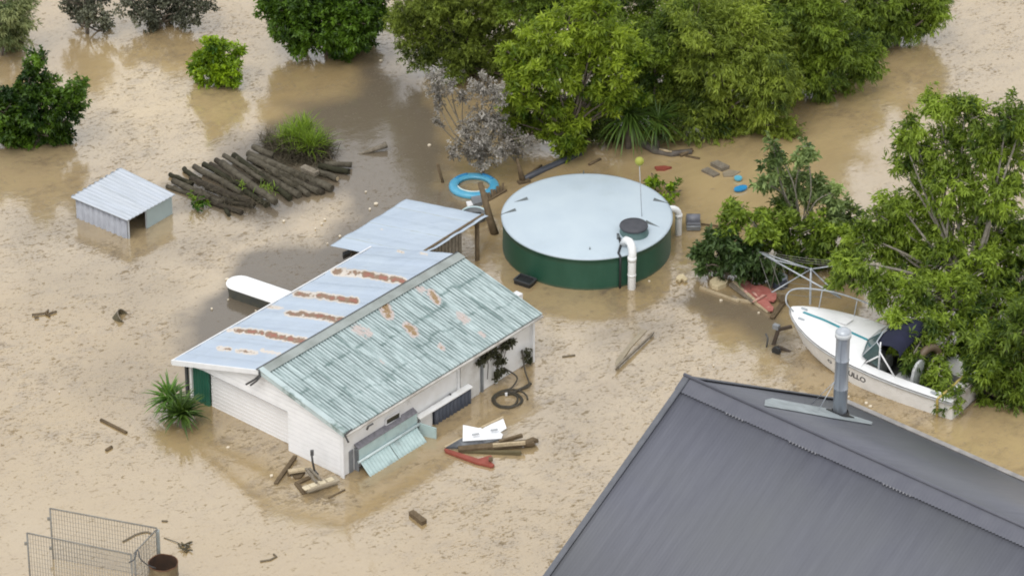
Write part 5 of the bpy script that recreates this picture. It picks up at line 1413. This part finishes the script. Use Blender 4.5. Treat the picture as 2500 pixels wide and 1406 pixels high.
def tree(name, label, cat, base, lobes, style, mat, bark, seed, group=None, Y=None, lean=0.0, trunk_r=.09, fill=.5, gap=.0, tone0=.35, tonev=.28, twigs=0.25, zmin=.04, trunk_label=None, bright=None, dmul=1.0, limbs=True, grow=1.10, clump=.34):
    """lobes: (px, py, radius px, depth offset m) in the photograph; each becomes a real clump at its own depth"""
    rng = np.random.default_rng(seed)
    st = LEAFSTYLE[style]
    b = P(base[0], base[1], 0) if Y is None else np.array([P(base[0], base[1], 0)[0], Y, 0])
    Y0 = b[1]
    root = thing(name, b, label, cat, group)
    Ps, Ds, Ts = [], [], []
    cs = []
    for lb in lobes:
        px, py, rp = lb[:3]
        dy = lb[3] if len(lb) > 3 else rng.uniform(-.35, .35)
        c = Q(px, py, Y0 + dy); r = rp / 112.0 * grow
        cs.append((c, r))
        n = int(st['dens'] * dmul * 4 * math.pi * r * r * (1 + fill)) + 6
        u = unit(rng.normal(size=(n, 3)))
        # sprays: shoots gather round clump centres on the lobe, the rest fill the inside
        ncl = max(4, int(4 * math.pi * r * r / (clump * clump) * .85))
        cu = unit(rng.normal(size=(ncl, 3)) + np.array([0, 0, .12]))
        cr_ = rng.uniform(.58, 1.14, ncl); ct_ = rng.normal(0, .20, ncl)
        pick = rng.integers(0, ncl, n); inner = rng.random(n) < fill * .42
        lump = .80 + .38 * (fbm(u[:, 0] * 2.2 + u[:, 2] * 1.7 + seed, u[:, 1] * 2.2 - u[:, 2] + c[0], seed, 3) - .5) * 2
        rad = r * lump * np.where(rng.random(n) < 1 / (1 + fill), rng.uniform(.82, 1.08, n), rng.uniform(.3, .85, n))
        # vertical squash so crowns overlap like layered sprays
        p = c + u * rad[:, None] * np.array([1.0, 1.0, .92])
        off = unit(rng.normal(size=(n, 3))) * (rng.random(n) ** .5 * clump * .56)[:, None] * np.array([1, 1, .8])
        pc = c + cu[pick] * (r * cr_[pick])[:, None] + off
        p = np.where(inner[:, None], p, pc)
        u = np.where(inner[:, None], u, unit(cu[pick] + off / clump * 1.3))
        d = unit(u * .75 + np.array([0, 0, st['up']]) + rng.normal(size=(n, 3)) * .35)
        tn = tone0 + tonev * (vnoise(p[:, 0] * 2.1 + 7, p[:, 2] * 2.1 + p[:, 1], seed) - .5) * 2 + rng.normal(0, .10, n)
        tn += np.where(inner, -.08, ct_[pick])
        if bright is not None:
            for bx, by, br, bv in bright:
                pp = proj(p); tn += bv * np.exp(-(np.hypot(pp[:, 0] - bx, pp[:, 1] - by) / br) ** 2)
        keep = p[:, 2] > zmin
        if gap > 0:
            keep &= fbm(p[:, 0] * 2.6, p[:, 2] * 2.6 + p[:, 1] * .7, seed + 5, 3) > gap
        Ps.append(p[keep]); Ds.append(d[keep]); Ts.append(tn[keep])
    Pp = np.concatenate(Ps); D = np.concatenate(Ds); T = np.concatenate(Ts)
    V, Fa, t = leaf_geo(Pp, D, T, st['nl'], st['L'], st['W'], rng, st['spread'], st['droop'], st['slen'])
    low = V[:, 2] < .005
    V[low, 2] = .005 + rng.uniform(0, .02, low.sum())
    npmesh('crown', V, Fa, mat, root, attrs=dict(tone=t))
    if limbs:
        m = MB()
        top = max(cs, key=lambda q: q[0][2])
        cm = np.mean([q[0] for q in cs], 0)
        mid = b * .45 + cm * .55; mid[2] = max(.25, cm[2] * .45)
        m.tube(curve_pts([b - SK * 1.3, b + SK * .02, mid], 9), [trunk_r * (1.15 - .05 * i) for i in range(len(curve_pts([b - SK * 1.3, b + SK * .02, mid], 9)))], 8)
        for c, r in cs:
            j = rng.normal(0, .12, 3)
            q = curve_pts([mid * .8 + b * .2, (mid + c) / 2 + j, c + np.array([0, 0, r * .35])], 9)
            m.tube(q, list(np.linspace(trunk_r * .55, .012, len(q))), 6)
        if twigs:
            for c, r in cs:
                for _ in range(max(2, int(26 * r * r * twigs * 4))):
                    u = unit(rng.normal(size=3)); u[2] = abs(u[2]) * .8
                    e = c + u * r * rng.uniform(.7, 1.08)
                    if e[2] > .03: m.tube([c + u * r * .15, c + u * r * .5 + rng.normal(0, .03, 3), e], [.014, .009, .005], 5)
        m.build('trunk', bark, root)
    return root

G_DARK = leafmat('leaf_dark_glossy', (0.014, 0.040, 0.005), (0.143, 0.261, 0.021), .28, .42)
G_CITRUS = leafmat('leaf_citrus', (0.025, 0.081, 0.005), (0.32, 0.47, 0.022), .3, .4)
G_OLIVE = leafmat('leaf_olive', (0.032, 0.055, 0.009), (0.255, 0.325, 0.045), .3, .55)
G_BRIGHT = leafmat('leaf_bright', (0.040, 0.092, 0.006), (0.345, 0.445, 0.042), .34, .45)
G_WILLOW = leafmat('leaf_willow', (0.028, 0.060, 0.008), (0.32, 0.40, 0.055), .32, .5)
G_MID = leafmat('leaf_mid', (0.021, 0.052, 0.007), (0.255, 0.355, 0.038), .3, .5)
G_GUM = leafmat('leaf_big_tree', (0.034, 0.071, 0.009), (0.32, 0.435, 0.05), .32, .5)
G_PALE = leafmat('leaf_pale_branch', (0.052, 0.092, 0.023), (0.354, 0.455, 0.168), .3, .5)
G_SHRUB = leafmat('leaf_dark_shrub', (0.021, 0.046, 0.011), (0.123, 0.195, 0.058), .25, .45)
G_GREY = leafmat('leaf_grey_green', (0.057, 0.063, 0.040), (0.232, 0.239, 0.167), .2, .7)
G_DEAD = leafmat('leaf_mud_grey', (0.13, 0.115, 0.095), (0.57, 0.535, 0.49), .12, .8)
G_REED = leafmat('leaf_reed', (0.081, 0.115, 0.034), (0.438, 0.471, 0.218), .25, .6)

# far bank, back to front
tree('leafy_tree', 'farthest tree at the top middle of the thicket, deep green', 'tree', (1560, 60),
     [(1280, -10, 70), (1380, -30, 80), (1500, -20, 80), (1600, 20, 70), (1570, 80, 60), (1660, 80, 60), (1440, 0, 60), (1720, 0, 70), (1330, 30, 50)], 'fine', G_MID, M['bark'], 21, 'trees of the flooded thicket', Y=8.6, tone0=0.52, fill=.6)
tree('leafy_tree', 'yellow green tree behind the drooping willow at the top right', 'tree', (1840, 80),
     [(1760, 0, 75), (1850, -20, 75), (1930, 0, 75), (1820, 50, 60), (1900, 60, 60), (2000, -10, 70), (1740, 60, 55)], 'willow', G_WILLOW, M['bark'], 22, 'trees of the flooded thicket', Y=9.0, tone0=0.62, fill=.6, clump=0.5)
tree('leafy_tree', 'rightmost rounded tree at the tapering end of the thicket', 'tree', (2190, 110),
     [(2090, 0, 70), (2170, 0, 70), (2150, 60, 55), (2235, 20, 58), (2215, 65, 36), (2275, 10, 42), (2110, 70, 55), (2290, 30, 22), (2250, 60, 28)], 'willow', G_MID, M['bark'], 23, 'trees of the flooded thicket', tone0=0.58, fill=.6, clump=0.45)
tree('leafy_tree', 'olive green fine leaved tree at the left end of the thicket', 'tree', (1110, 185),
     [(1000, 30, 55), (1060, 20, 75), (1150, 30, 85), (1060, 100, 60), (1140, 115, 65), (1215, 110, 60), (1000, 90, 42), (1080, -40, 90), (1200, -30, 90), (1025, 140, 32), (980, 50, 30), (1180, 160, 50), (1100, 165, 40), (1240, 170, 45), (1250, 30, 60), (1220, 210, 36), (1280, 230, 40), (1320, 290, 40), (1340, 200, 45)], 'fine', G_OLIVE, M['bark'], 24, 'trees of the flooded thicket', tone0=0.62, fill=.7,
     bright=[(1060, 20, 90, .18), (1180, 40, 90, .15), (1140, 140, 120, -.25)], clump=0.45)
tree('leafy_tree', 'dense dark green tree on the lower right edge of the thicket', 'tree', (2010, 235),
     [(1910, 50, 75), (1990, 60, 75), (1960, 140, 65), (2050, 105, 62), (2010, 185, 48), (2080, 150, 52), (2060, 215, 28), (1930, 100, 60), (2115, 165, 28), (1930, 180, 55), (2010, 225, 22), (2130, 130, 25)], 'willow', G_MID, M['bark'], 25, 'trees of the flooded thicket', tone0=0.6, fill=.6, bright=[(1990, 150, 40, .3)], clump=0.48)
tree('leafy_tree', 'tall drooping willow like tree in the right half of the thicket', 'tree', (1770, 325),
     [(1700, 70, 75), (1650, 140, 60), (1750, 140, 80), (1830, 130, 78), (1700, 230, 65), (1780, 250, 62), (1860, 235, 60), (1680, 290, 40), (1790, 305, 38), (1890, 300, 36), (1890, 170, 60), (1620, 230, 40), (1920, 230, 30), (1740, 310, 35), (1840, 310, 30), (1810, 60, 60), (1930, 320, 18)], 'willow', G_WILLOW, M['bark'], 26, 'trees of the flooded thicket', tone0=0.62, fill=.6,
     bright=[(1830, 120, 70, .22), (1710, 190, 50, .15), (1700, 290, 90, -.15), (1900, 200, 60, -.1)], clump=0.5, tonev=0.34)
tree('leafy_tree', 'shaded green tree between the bright tree and the drooping willow', 'tree', (1600, 260),
     [(1560, 110, 55), (1620, 100, 60), (1600, 180, 55), (1640, 230, 45), (1560, 200, 45), (1520, 80, 50), (1660, 60, 60), (1540, 250, 42), (1600, 250, 40), (1640, 275, 34), (1490, 280, 36), (1450, 310, 34), (1560, 280, 34), (1420, 280, 40)], 'fine', G_MID, M['bark'], 27, 'trees of the flooded thicket', Y=7.2, tone0=0.5, fill=.7)
tree('leafy_tree', 'bright yellow green broad leaved tree in front of the thicket', 'tree', (1385, 380),
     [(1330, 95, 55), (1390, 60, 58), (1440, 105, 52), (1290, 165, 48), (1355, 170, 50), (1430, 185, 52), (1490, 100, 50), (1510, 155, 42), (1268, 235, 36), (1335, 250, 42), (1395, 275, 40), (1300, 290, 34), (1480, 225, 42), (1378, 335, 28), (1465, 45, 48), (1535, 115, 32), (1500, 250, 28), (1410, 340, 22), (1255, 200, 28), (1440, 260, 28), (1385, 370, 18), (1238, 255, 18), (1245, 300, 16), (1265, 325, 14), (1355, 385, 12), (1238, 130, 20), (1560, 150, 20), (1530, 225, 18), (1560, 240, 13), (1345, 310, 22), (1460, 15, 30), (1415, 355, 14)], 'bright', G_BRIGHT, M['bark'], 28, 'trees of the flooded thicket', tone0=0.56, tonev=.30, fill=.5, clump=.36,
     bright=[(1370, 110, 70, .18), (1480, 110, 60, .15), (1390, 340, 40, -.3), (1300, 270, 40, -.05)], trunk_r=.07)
tree('dark_shrub', 'low dark shrub under the bright yellow green tree', 'shrub', (1400, 352),
     [(1290, 300, 30), (1330, 325, 26), (1432, 312, 32), (1475, 318, 28), (1385, 320, 30), (1262, 275, 30), (1500, 325, 20), (1640, 315, 26), (1580, 318, 22)], 'fine', G_OLIVE, M['bark'], 36, tone0=0.32, fill=.8, trunk_r=.03, twigs=.1)
tree('leafy_tree', 'dark glossy tree at the top edge left of the thicket', 'tree', (800, 132),
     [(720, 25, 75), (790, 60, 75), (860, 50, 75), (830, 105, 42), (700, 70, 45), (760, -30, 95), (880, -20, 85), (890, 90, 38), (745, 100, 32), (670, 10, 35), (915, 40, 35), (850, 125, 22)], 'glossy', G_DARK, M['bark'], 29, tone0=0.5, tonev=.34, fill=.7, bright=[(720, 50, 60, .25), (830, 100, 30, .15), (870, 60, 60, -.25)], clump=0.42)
tree('small_tree', 'small round lime green bush alone in the water', 'bush', (532, 205),
     [(516, 108, 26), (520, 135, 30), (520, 168, 44), (560, 160, 34), (545, 185, 34), (498, 155, 28), (580, 140, 18), (590, 128, 9), (520, 195, 25), (560, 190, 22), (540, 115, 18)], 'glossy', G_CITRUS, M['bark'], 30, tone0=0.72, tonev=.25, fill=.6, trunk_r=.05, twigs=.1, grow=0.98)
tree('small_tree', 'large dark green bush cut by the left edge', 'bush', (90, 350),
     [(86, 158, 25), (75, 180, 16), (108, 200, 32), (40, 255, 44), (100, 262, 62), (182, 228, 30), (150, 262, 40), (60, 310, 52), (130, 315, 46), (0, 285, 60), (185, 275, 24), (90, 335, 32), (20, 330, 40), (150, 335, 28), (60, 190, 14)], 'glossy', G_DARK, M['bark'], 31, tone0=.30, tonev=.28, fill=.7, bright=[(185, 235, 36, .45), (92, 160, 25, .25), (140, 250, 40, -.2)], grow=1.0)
tree('sparse_tree', 'thin grey leaved tree with a dark bare trunk at top left', 'tree', (213, 82),
     [(210, 15, 46), (182, 32, 24), (252, 55, 22), (222, -30, 46), (190, 60, 20), (235, 35, 26), (170, 5, 20), (260, 68, 13)], 'sparse', G_GREY, M['bark'], 32, tone0=.35, gap=0.2, fill=0.4, trunk_r=0.05, twigs=.5, dmul=2.0)
tree('sparse_tree', 'wide grey leaved tree half under water near the top left', 'tree', (390, 70),
     [(325, 10, 34), (395, 25, 46), (460, 10, 46), (380, 52, 22), (505, 20, 26), (420, -20, 50), (350, 40, 22), (440, 40, 26)], 'sparse', G_GREY, M['bark'], 33, tone0=.28, gap=0.2, fill=0.6, trunk_r=0.04, twigs=.5, dmul=2.2)
tree('sparse_tree', 'pale willowy bush at the top left corner', 'bush', (5, 135),
     [(12, 20, 40), (35, 55, 34), (12, 95, 36), (2, 60, 46), (45, 100, 22), (60, 20, 26)], 'willow', G_REED, M['bark'], 34, tone0=.40, gap=0.25, fill=.3, trunk_r=0.03, twigs=.8, dmul=1.2)
tree('dead_shrub', 'mud coated grey dead shrub beside the bright green tree', 'shrub', (1180, 425),
     [(1068, 198, 24), (1062, 225, 20), (1180, 205, 30), (1212, 228, 26), (1130, 240, 18), (1066, 300, 12), (1180, 290, 30), (1150, 340, 38), (1212, 318, 34), (1250, 338, 22), (1180, 378, 30), (1112, 365, 18), (1288, 342, 12), (1262, 375, 14), (1226, 365, 24), (1172, 408, 12), (1070, 260, 12), (1140, 300, 18), (1100, 215, 14)], 'dead', G_DEAD, M['grey_wood'], 35, tone0=.40, tonev=.35, gap=.18, fill=.5, trunk_r=.035, twigs=.5, clump=.22, grow=1.12, dmul=.9)

# trees on the right
R1L = [(2290, 268, 38), (2228, 325, 34), (2208, 355, 22), (2355, 285, 48), (2460, 285, 46), (2300, 360, 48), (2395, 370, 60), (2480, 390, 56), (2242, 395, 32), (2330, 450, 58), (2430, 470, 62), (2262, 470, 42), (2185, 495, 30),
       (2150, 540, 40), (2230, 555, 52), (2330, 555, 62), (2430, 570, 64), (2115, 590, 36), (2200, 635, 52), (2300, 650, 62, -.6), (2400, 660, 62, -.5), (2490, 590, 56), (2090, 655, 40, -1.2), (2140, 690, 40, -1.4), (2225, 720, 46, -1.6),
       (2330, 740, 55, -1.6), (2430, 750, 58, -1.2), (2490, 690, 50), (2275, 790, 38, -2.2), (2350, 825, 42, -2.4), (2215, 760, 24, -2.0), (2290, 860, 24, -2.8), (2250, 830, 20, -2.6), (2190, 400, 18), (2500, 300, 40), (2160, 600, 36), (2060, 680, 26, -1.0), (2380, 800, 40, -2.0), (2250, 890, 22, -3.0), (2390, 870, 34, -2.6), (2232, 868, 26, -3.1), (2268, 905, 24, -3.3), (2212, 838, 22, -2.9), (2200, 790, 26, -2.4), (2290, 915, 18, -3.5)]
tree('big_tree', 'big leaning tree with pale branches hanging over the boat', 'tree', (2420, 760), R1L, 'gum', G_GUM, M['pale_bark'], 41, tone0=0.6, tonev=.30, gap=0.18, fill=.35, trunk_r=0.11, dmul=1.0, grow=1.06, clump=.36, twigs=.45,
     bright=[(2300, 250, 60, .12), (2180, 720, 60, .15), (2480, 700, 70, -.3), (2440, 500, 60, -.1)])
tree('leafy_tree', 'dark low tree behind the boat stern at the right edge', 'tree', (2465, 985),
     [(2430, 850, 44), (2485, 870, 48), (2420, 915, 40), (2470, 945, 38), (2500, 800, 48), (2400, 960, 22), (2440, 975, 22), (2500, 960, 34), (2370, 930, 20)], 'gum', G_MID, M['bark'], 42, tone0=0.46, gap=.12, fill=.6, trunk_r=.08)
tree('hanging_branch', 'leafy branch lying across the boat stern corner', 'branch', (2318, 1010),
     [(2310, 975, 22), (2322, 995, 16), (2330, 960, 16), (2300, 955, 12)], 'gum', G_GUM, M['bark'], 43, tone0=.50, gap=.2, fill=.3, trunk_r=.02, twigs=.3, dmul=.9)
tree('leafy_tree', 'pale leaved slender tree left of the big leaning tree', 'tree', (1965, 625),
     [(1890, 375, 17), (1958, 388, 22), (1900, 428, 28), (1958, 438, 34), (2040, 478, 28), (1990, 498, 30), (1862, 450, 16), (1920, 495, 24), (2080, 520, 26), (1885, 350, 9), (1968, 360, 10), (2020, 520, 26), (1930, 465, 24), (1890, 400, 14)], 'broad', G_PALE, M['pale_bark'], 44, tone0=0.5, gap=.14, fill=.25, trunk_r=.035, twigs=.3, dmul=.9)
tree('leafy_tree', 'bushy green tree between the pale slender tree and clothesline', 'tree', (1930, 668),
     [(1800, 520, 32), (1850, 560, 34), (1890, 540, 28), (1780, 550, 20), (1930, 560, 38), (1990, 570, 38), (2050, 580, 36), (2000, 620, 38), (1930, 615, 34), (2070, 630, 36), (1880, 600, 28), (1960, 650, 26), (2020, 660, 26)], 'broad', G_GUM, M['pale_bark'], 45, tone0=0.44, gap=.1, fill=.45, trunk_r=.05, twigs=.4)
tree('dark_shrub', 'dark leafy shrub behind the red sheet and foam', 'shrub', (1770, 690),
     [(1742, 585, 26), (1722, 615, 24), (1760, 635, 34), (1722, 655, 18), (1808, 618, 30), (1800, 645, 26), (1850, 640, 28), (1855, 675, 20), (1780, 600, 22), (1890, 660, 20)], 'broad', G_SHRUB, M['bark'], 46, tone0=.40, gap=.18, fill=.6, trunk_r=.04, twigs=.2)
tree('young_plant', 'slender green sapling beside the tank roof edge', 'plant', (1628, 490), [(1635, 465, 9), (1632, 480, 8), (1640, 455, 6)], 'glossy', G_CITRUS, M['bark'], 47, tone0=.55, fill=.2, trunk_r=.012, twigs=0, dmul=.45, grow=.8)
tree('young_plant', 'small light green sprig behind the tank roof', 'plant', (1598, 462), [(1598, 452, 9), (1588, 445, 5), (1605, 442, 5)], 'glossy', G_CITRUS, M['bark'], 48, tone0=.55, fill=.2, trunk_r=.012, twigs=0, dmul=.45, grow=.8)
tree('young_plant', 'leafy sprig sticking out at the front left of the log pile', 'plant', (483, 500), [(480, 492, 12), (490, 500, 8)], 'glossy', G_CITRUS, M['bark'], 49, tone0=.45, fill=.2, trunk_r=.012, twigs=0, dmul=.9)

def blades(name, label, cat, c, n, length, width, seed, mat, bark, elev=(-.1, 1.35), droop=.5, trunk=None, tone0=.4, parts='leaves', seg=5, jit=.03, az=None, parent=None, root=None):
    rng = np.random.default_rng(seed)
    if root is None: root = thing(name, np.array([c[0], c[1], 0]), label, cat)
    a = rng.uniform(0, 2 * math.pi, n); e = rng.uniform(elev[0], elev[1], n); L = length * rng.uniform(.65, 1.15, n)
    h = np.stack([np.cos(a), np.sin(a), np.zeros(n)], -1); side = np.stack([-np.sin(a), np.cos(a), np.zeros(n)], -1)
    p = np.asarray(c) + rng.normal(0, jit, (n, 3)) * np.array([1, 1, .4])
    pts = [p]; ee = e.copy()
    for k in range(seg):
        p = p + (h * np.cos(ee)[:, None] + SK * np.sin(ee)[:, None]) * (L / seg)[:, None]
        pts.append(p); ee = ee - droop / seg * rng.uniform(.6, 1.4, n) * (1 + k * .4)
    ws = np.array([.55, .9, 1, .85, .55, .05]) if seg == 5 else np.linspace(1, .05, seg + 1)
    V = []
    for k, q in enumerate(pts):
        lift = np.array([0, 0, width * .25 * ws[k]])
        V += [q + side * width * .5 * ws[k] + lift, q, q - side * width * .5 * ws[k] + lift]
    V = np.stack(V, 1)
    m_ = V.shape[1]
    idx = np.arange(n)[:, None] * m_
    Fa = []
    for k in range(seg):
        for j in (0, 1): Fa.append(np.stack([idx[:, 0] + k * 3 + j, idx[:, 0] + k * 3 + j + 1, idx[:, 0] + (k + 1) * 3 + j + 1, idx[:, 0] + (k + 1) * 3 + j], -1))
    t = np.clip(np.repeat(tone0 + rng.normal(0, .18, n), m_), 0, 1)
    V = V.reshape(-1, 3); V[:, 2] = np.maximum(V[:, 2], .006)
    npmesh(parts, V, np.concatenate(Fa), mat, root, attrs=dict(tone=t))
    if trunk:
        m = MB(); m.tube([np.array([c[0], c[1], -1.3]), np.asarray(c) - SK * .02], [trunk * 1.2, trunk], 8); m.build('stem', bark, root)
    return root
G_YUC = leafmat('leaf_yucca', (0.014, 0.040, 0.007), (0.145, 0.239, 0.043), .18, .35)
G_YUC2 = leafmat('leaf_yucca_bright', (0.021, 0.069, 0.011), (0.188, 0.348, 0.065), .2, .35)
blades('yucca_plant', 'dark spiky yucca nearest the camera beside the green panel', 'plant', P(443, 1012, .30), 130, .58, .05, 51, G_YUC, M['bark'], (-.3, 1.4), .45, .06, .38)
blades('yucca_plant', 'lighter spiky yucca at the shed corner behind the dark one', 'plant', P(414, 975, .40), 110, .56, .045, 52, G_YUC2, M['bark'], (-.2, 1.45), .45, .05, .55)
blades('palm_like_plant', 'large fan leaved palm like plant under the bright tree', 'plant', P(1535, 282, .85), 170, 1.0, .034, 53, G_YUC, M['bark'], (-.8, 1.3), .5, .07, .55)
blades('palm_like_plant', 'smaller fan leaved palm like plant right of the large one', 'plant', P(1606, 297, .7), 100, .75, .03, 54, G_YUC, M['bark'], (-.8, 1.3), .5, .05, .45)
# grassy bush on the log pile
gb = P(738, 385, 0.02)
bush = thing('grassy_bush', gb, 'bright grass topped bush with brown twiggy base behind the logs', 'bush')
G_GRASS = leafmat('leaf_grass', (0.057, 0.103, 0.017), (0.304, 0.449, 0.029), .3, .5)
G_BROWN = leafmat('dead_stalks', (0.045, 0.038, 0.022), (0.15, 0.125, 0.08), .1, .8)
rng_ = np.random.default_rng(5)
for k, (x, y, z, n_, L_) in enumerate(((725, 345, .22, 260, .58), (760, 360, .2, 260, .54), (700, 350, .15, 130, .48), (742, 322, .3, 200, .55), (775, 350, .15, 140, .48))):
    blades('', None, None, P(x, y, z), n_, L_, .016, 60 + k, G_GRASS, None, (.1, 1.5), .5, None, .50 if k < 4 else .35, 'grass_top', 5, .10, root=bush)
for k, (x, y, z, n_, L_) in enumerate(((690, 362, .1, 260, .34), (740, 372, .08, 300, .36), (785, 372, .08, 230, .34), (660, 350, .06, 130, .30), (715, 380, .05, 200, .32), (765, 388, .04, 160, .3))):
    blades('', None, None, P(x, y, z), int(n_ * 1.4), L_ * 1.25, .016, 70 + k, G_BROWN, None, (0, 1.3), .5, None, .35, 'brown_stalks', 5, .12, root=bush)
gt = [('grass tuft growing between the logs at the front of the pile', 652, 462, 44, .2), ('thin grass tuft left of the other tuft among the logs', 590, 455, 18, .15)]
for k, (lab, x, y, n_, L_) in enumerate(gt):
    blades('grass_tuft', lab, 'grass', P(x, y, .2), n_, L_, .02, 80 + k, G_GRASS, None, (.2, 1.5), .7, None, .5, 'blade_tuft', 5, .08)
# reeds / twigs at top left
blades('reed_clump', 'thin brown stalks leaning out beside the pale willowy bush', 'reeds', P(40, 70, .25), 46, .75, .012, 88, G_BROWN, None, (0, 1.1), .3, None, .8, 'stalk', 5, .12)

# climbing vine on the shed wall
vine = thing('climbing_vine', SH(-.05, 5.1, .5), 'dark vine climbing the far end of the shed side wall', 'vine')
rng = np.random.default_rng(77)
pix = [(1185, 868, 16), (1200, 858, 14), (1215, 868, 10), (1180, 880, 8), (1230, 846, 12), (1240, 838, 10), (1212, 885, 8), (1214, 905, 10), (1210, 918, 8), (1225, 880, 7), (1284, 870, 9), (1283, 858, 7), (1290, 880, 6), (1165, 884, 6), (1250, 832, 8), (1229, 905, 5)]
Ps, Ds = [], []
for x, y, r in pix:
    c = on_plane(x, y, SH(-.06, 0, 0), SU)
    n_ = int(r * 2.6)
    q = c + SV * rng.normal(0, r / 112 * .62, n_)[:, None] + SK * rng.normal(0, r / 112 * .55, n_)[:, None] - SU * np.abs(rng.normal(0, .04, n_))[:, None]
    Ps.append(q); Ds.append(unit(rng.normal(size=(n_, 3)) * .6 - SU))
Pp = np.concatenate(Ps); D = np.concatenate(Ds)
V, Fa, t = leaf_geo(Pp, D, np.full(len(Pp), .35), 4, .06, .045, rng, (.4, 1.4), .3, .04)
npmesh('vine_leaves', V, Fa, leafmat('vine_leaf', (0.03, 0.032, 0.015), (0.10, 0.10, 0.045), .15, .7), vine, attrs=dict(tone=t))
m = MB()
for pts in (((1168, 882), (1200, 862), (1232, 844), (1262, 826)), ((1216, 866), (1214, 890), (1210, 922)), ((1286, 850), (1284, 880), (1270, 905)), ((1188, 868), (1192, 890), (1190, 925)), ((1240, 840), (1228, 880), (1222, 910))):
    m.tube([on_plane(x, y, SH(-.05, 0, 0), SU) for x, y in pts], .010, 5)
m.build('vine_stem', M['bark'], vine)

# brushwood caught among the logs
bw = None
G_BRUSH = leafmat('brush_stalks', (0.03, 0.025, 0.015), (0.13, 0.11, 0.065), .1, .85)
bw = thing('brushwood', P(650, 440, .1), 'tangle of dead brown stalks caught among the floating logs', 'brushwood')
bw['kind'] = 'stuff'
for k, (x, y, n_) in enumerate(((470, 460, 40), (520, 470, 70), (560, 490, 80), (600, 440, 80), (640, 430, 110), (680, 430, 130), (720, 450, 110), (740, 430, 90), (690, 400, 90), (640, 490, 60), (770, 430, 60), (600, 500, 60), (560, 440, 60))):
    blades('', None, None, P(x, y, .12), n_, .24, .012, 100 + k, G_BRUSH, None, (-.1, .9), .6, None, .4, 'stalk_tangle', 5, .16, root=bw)
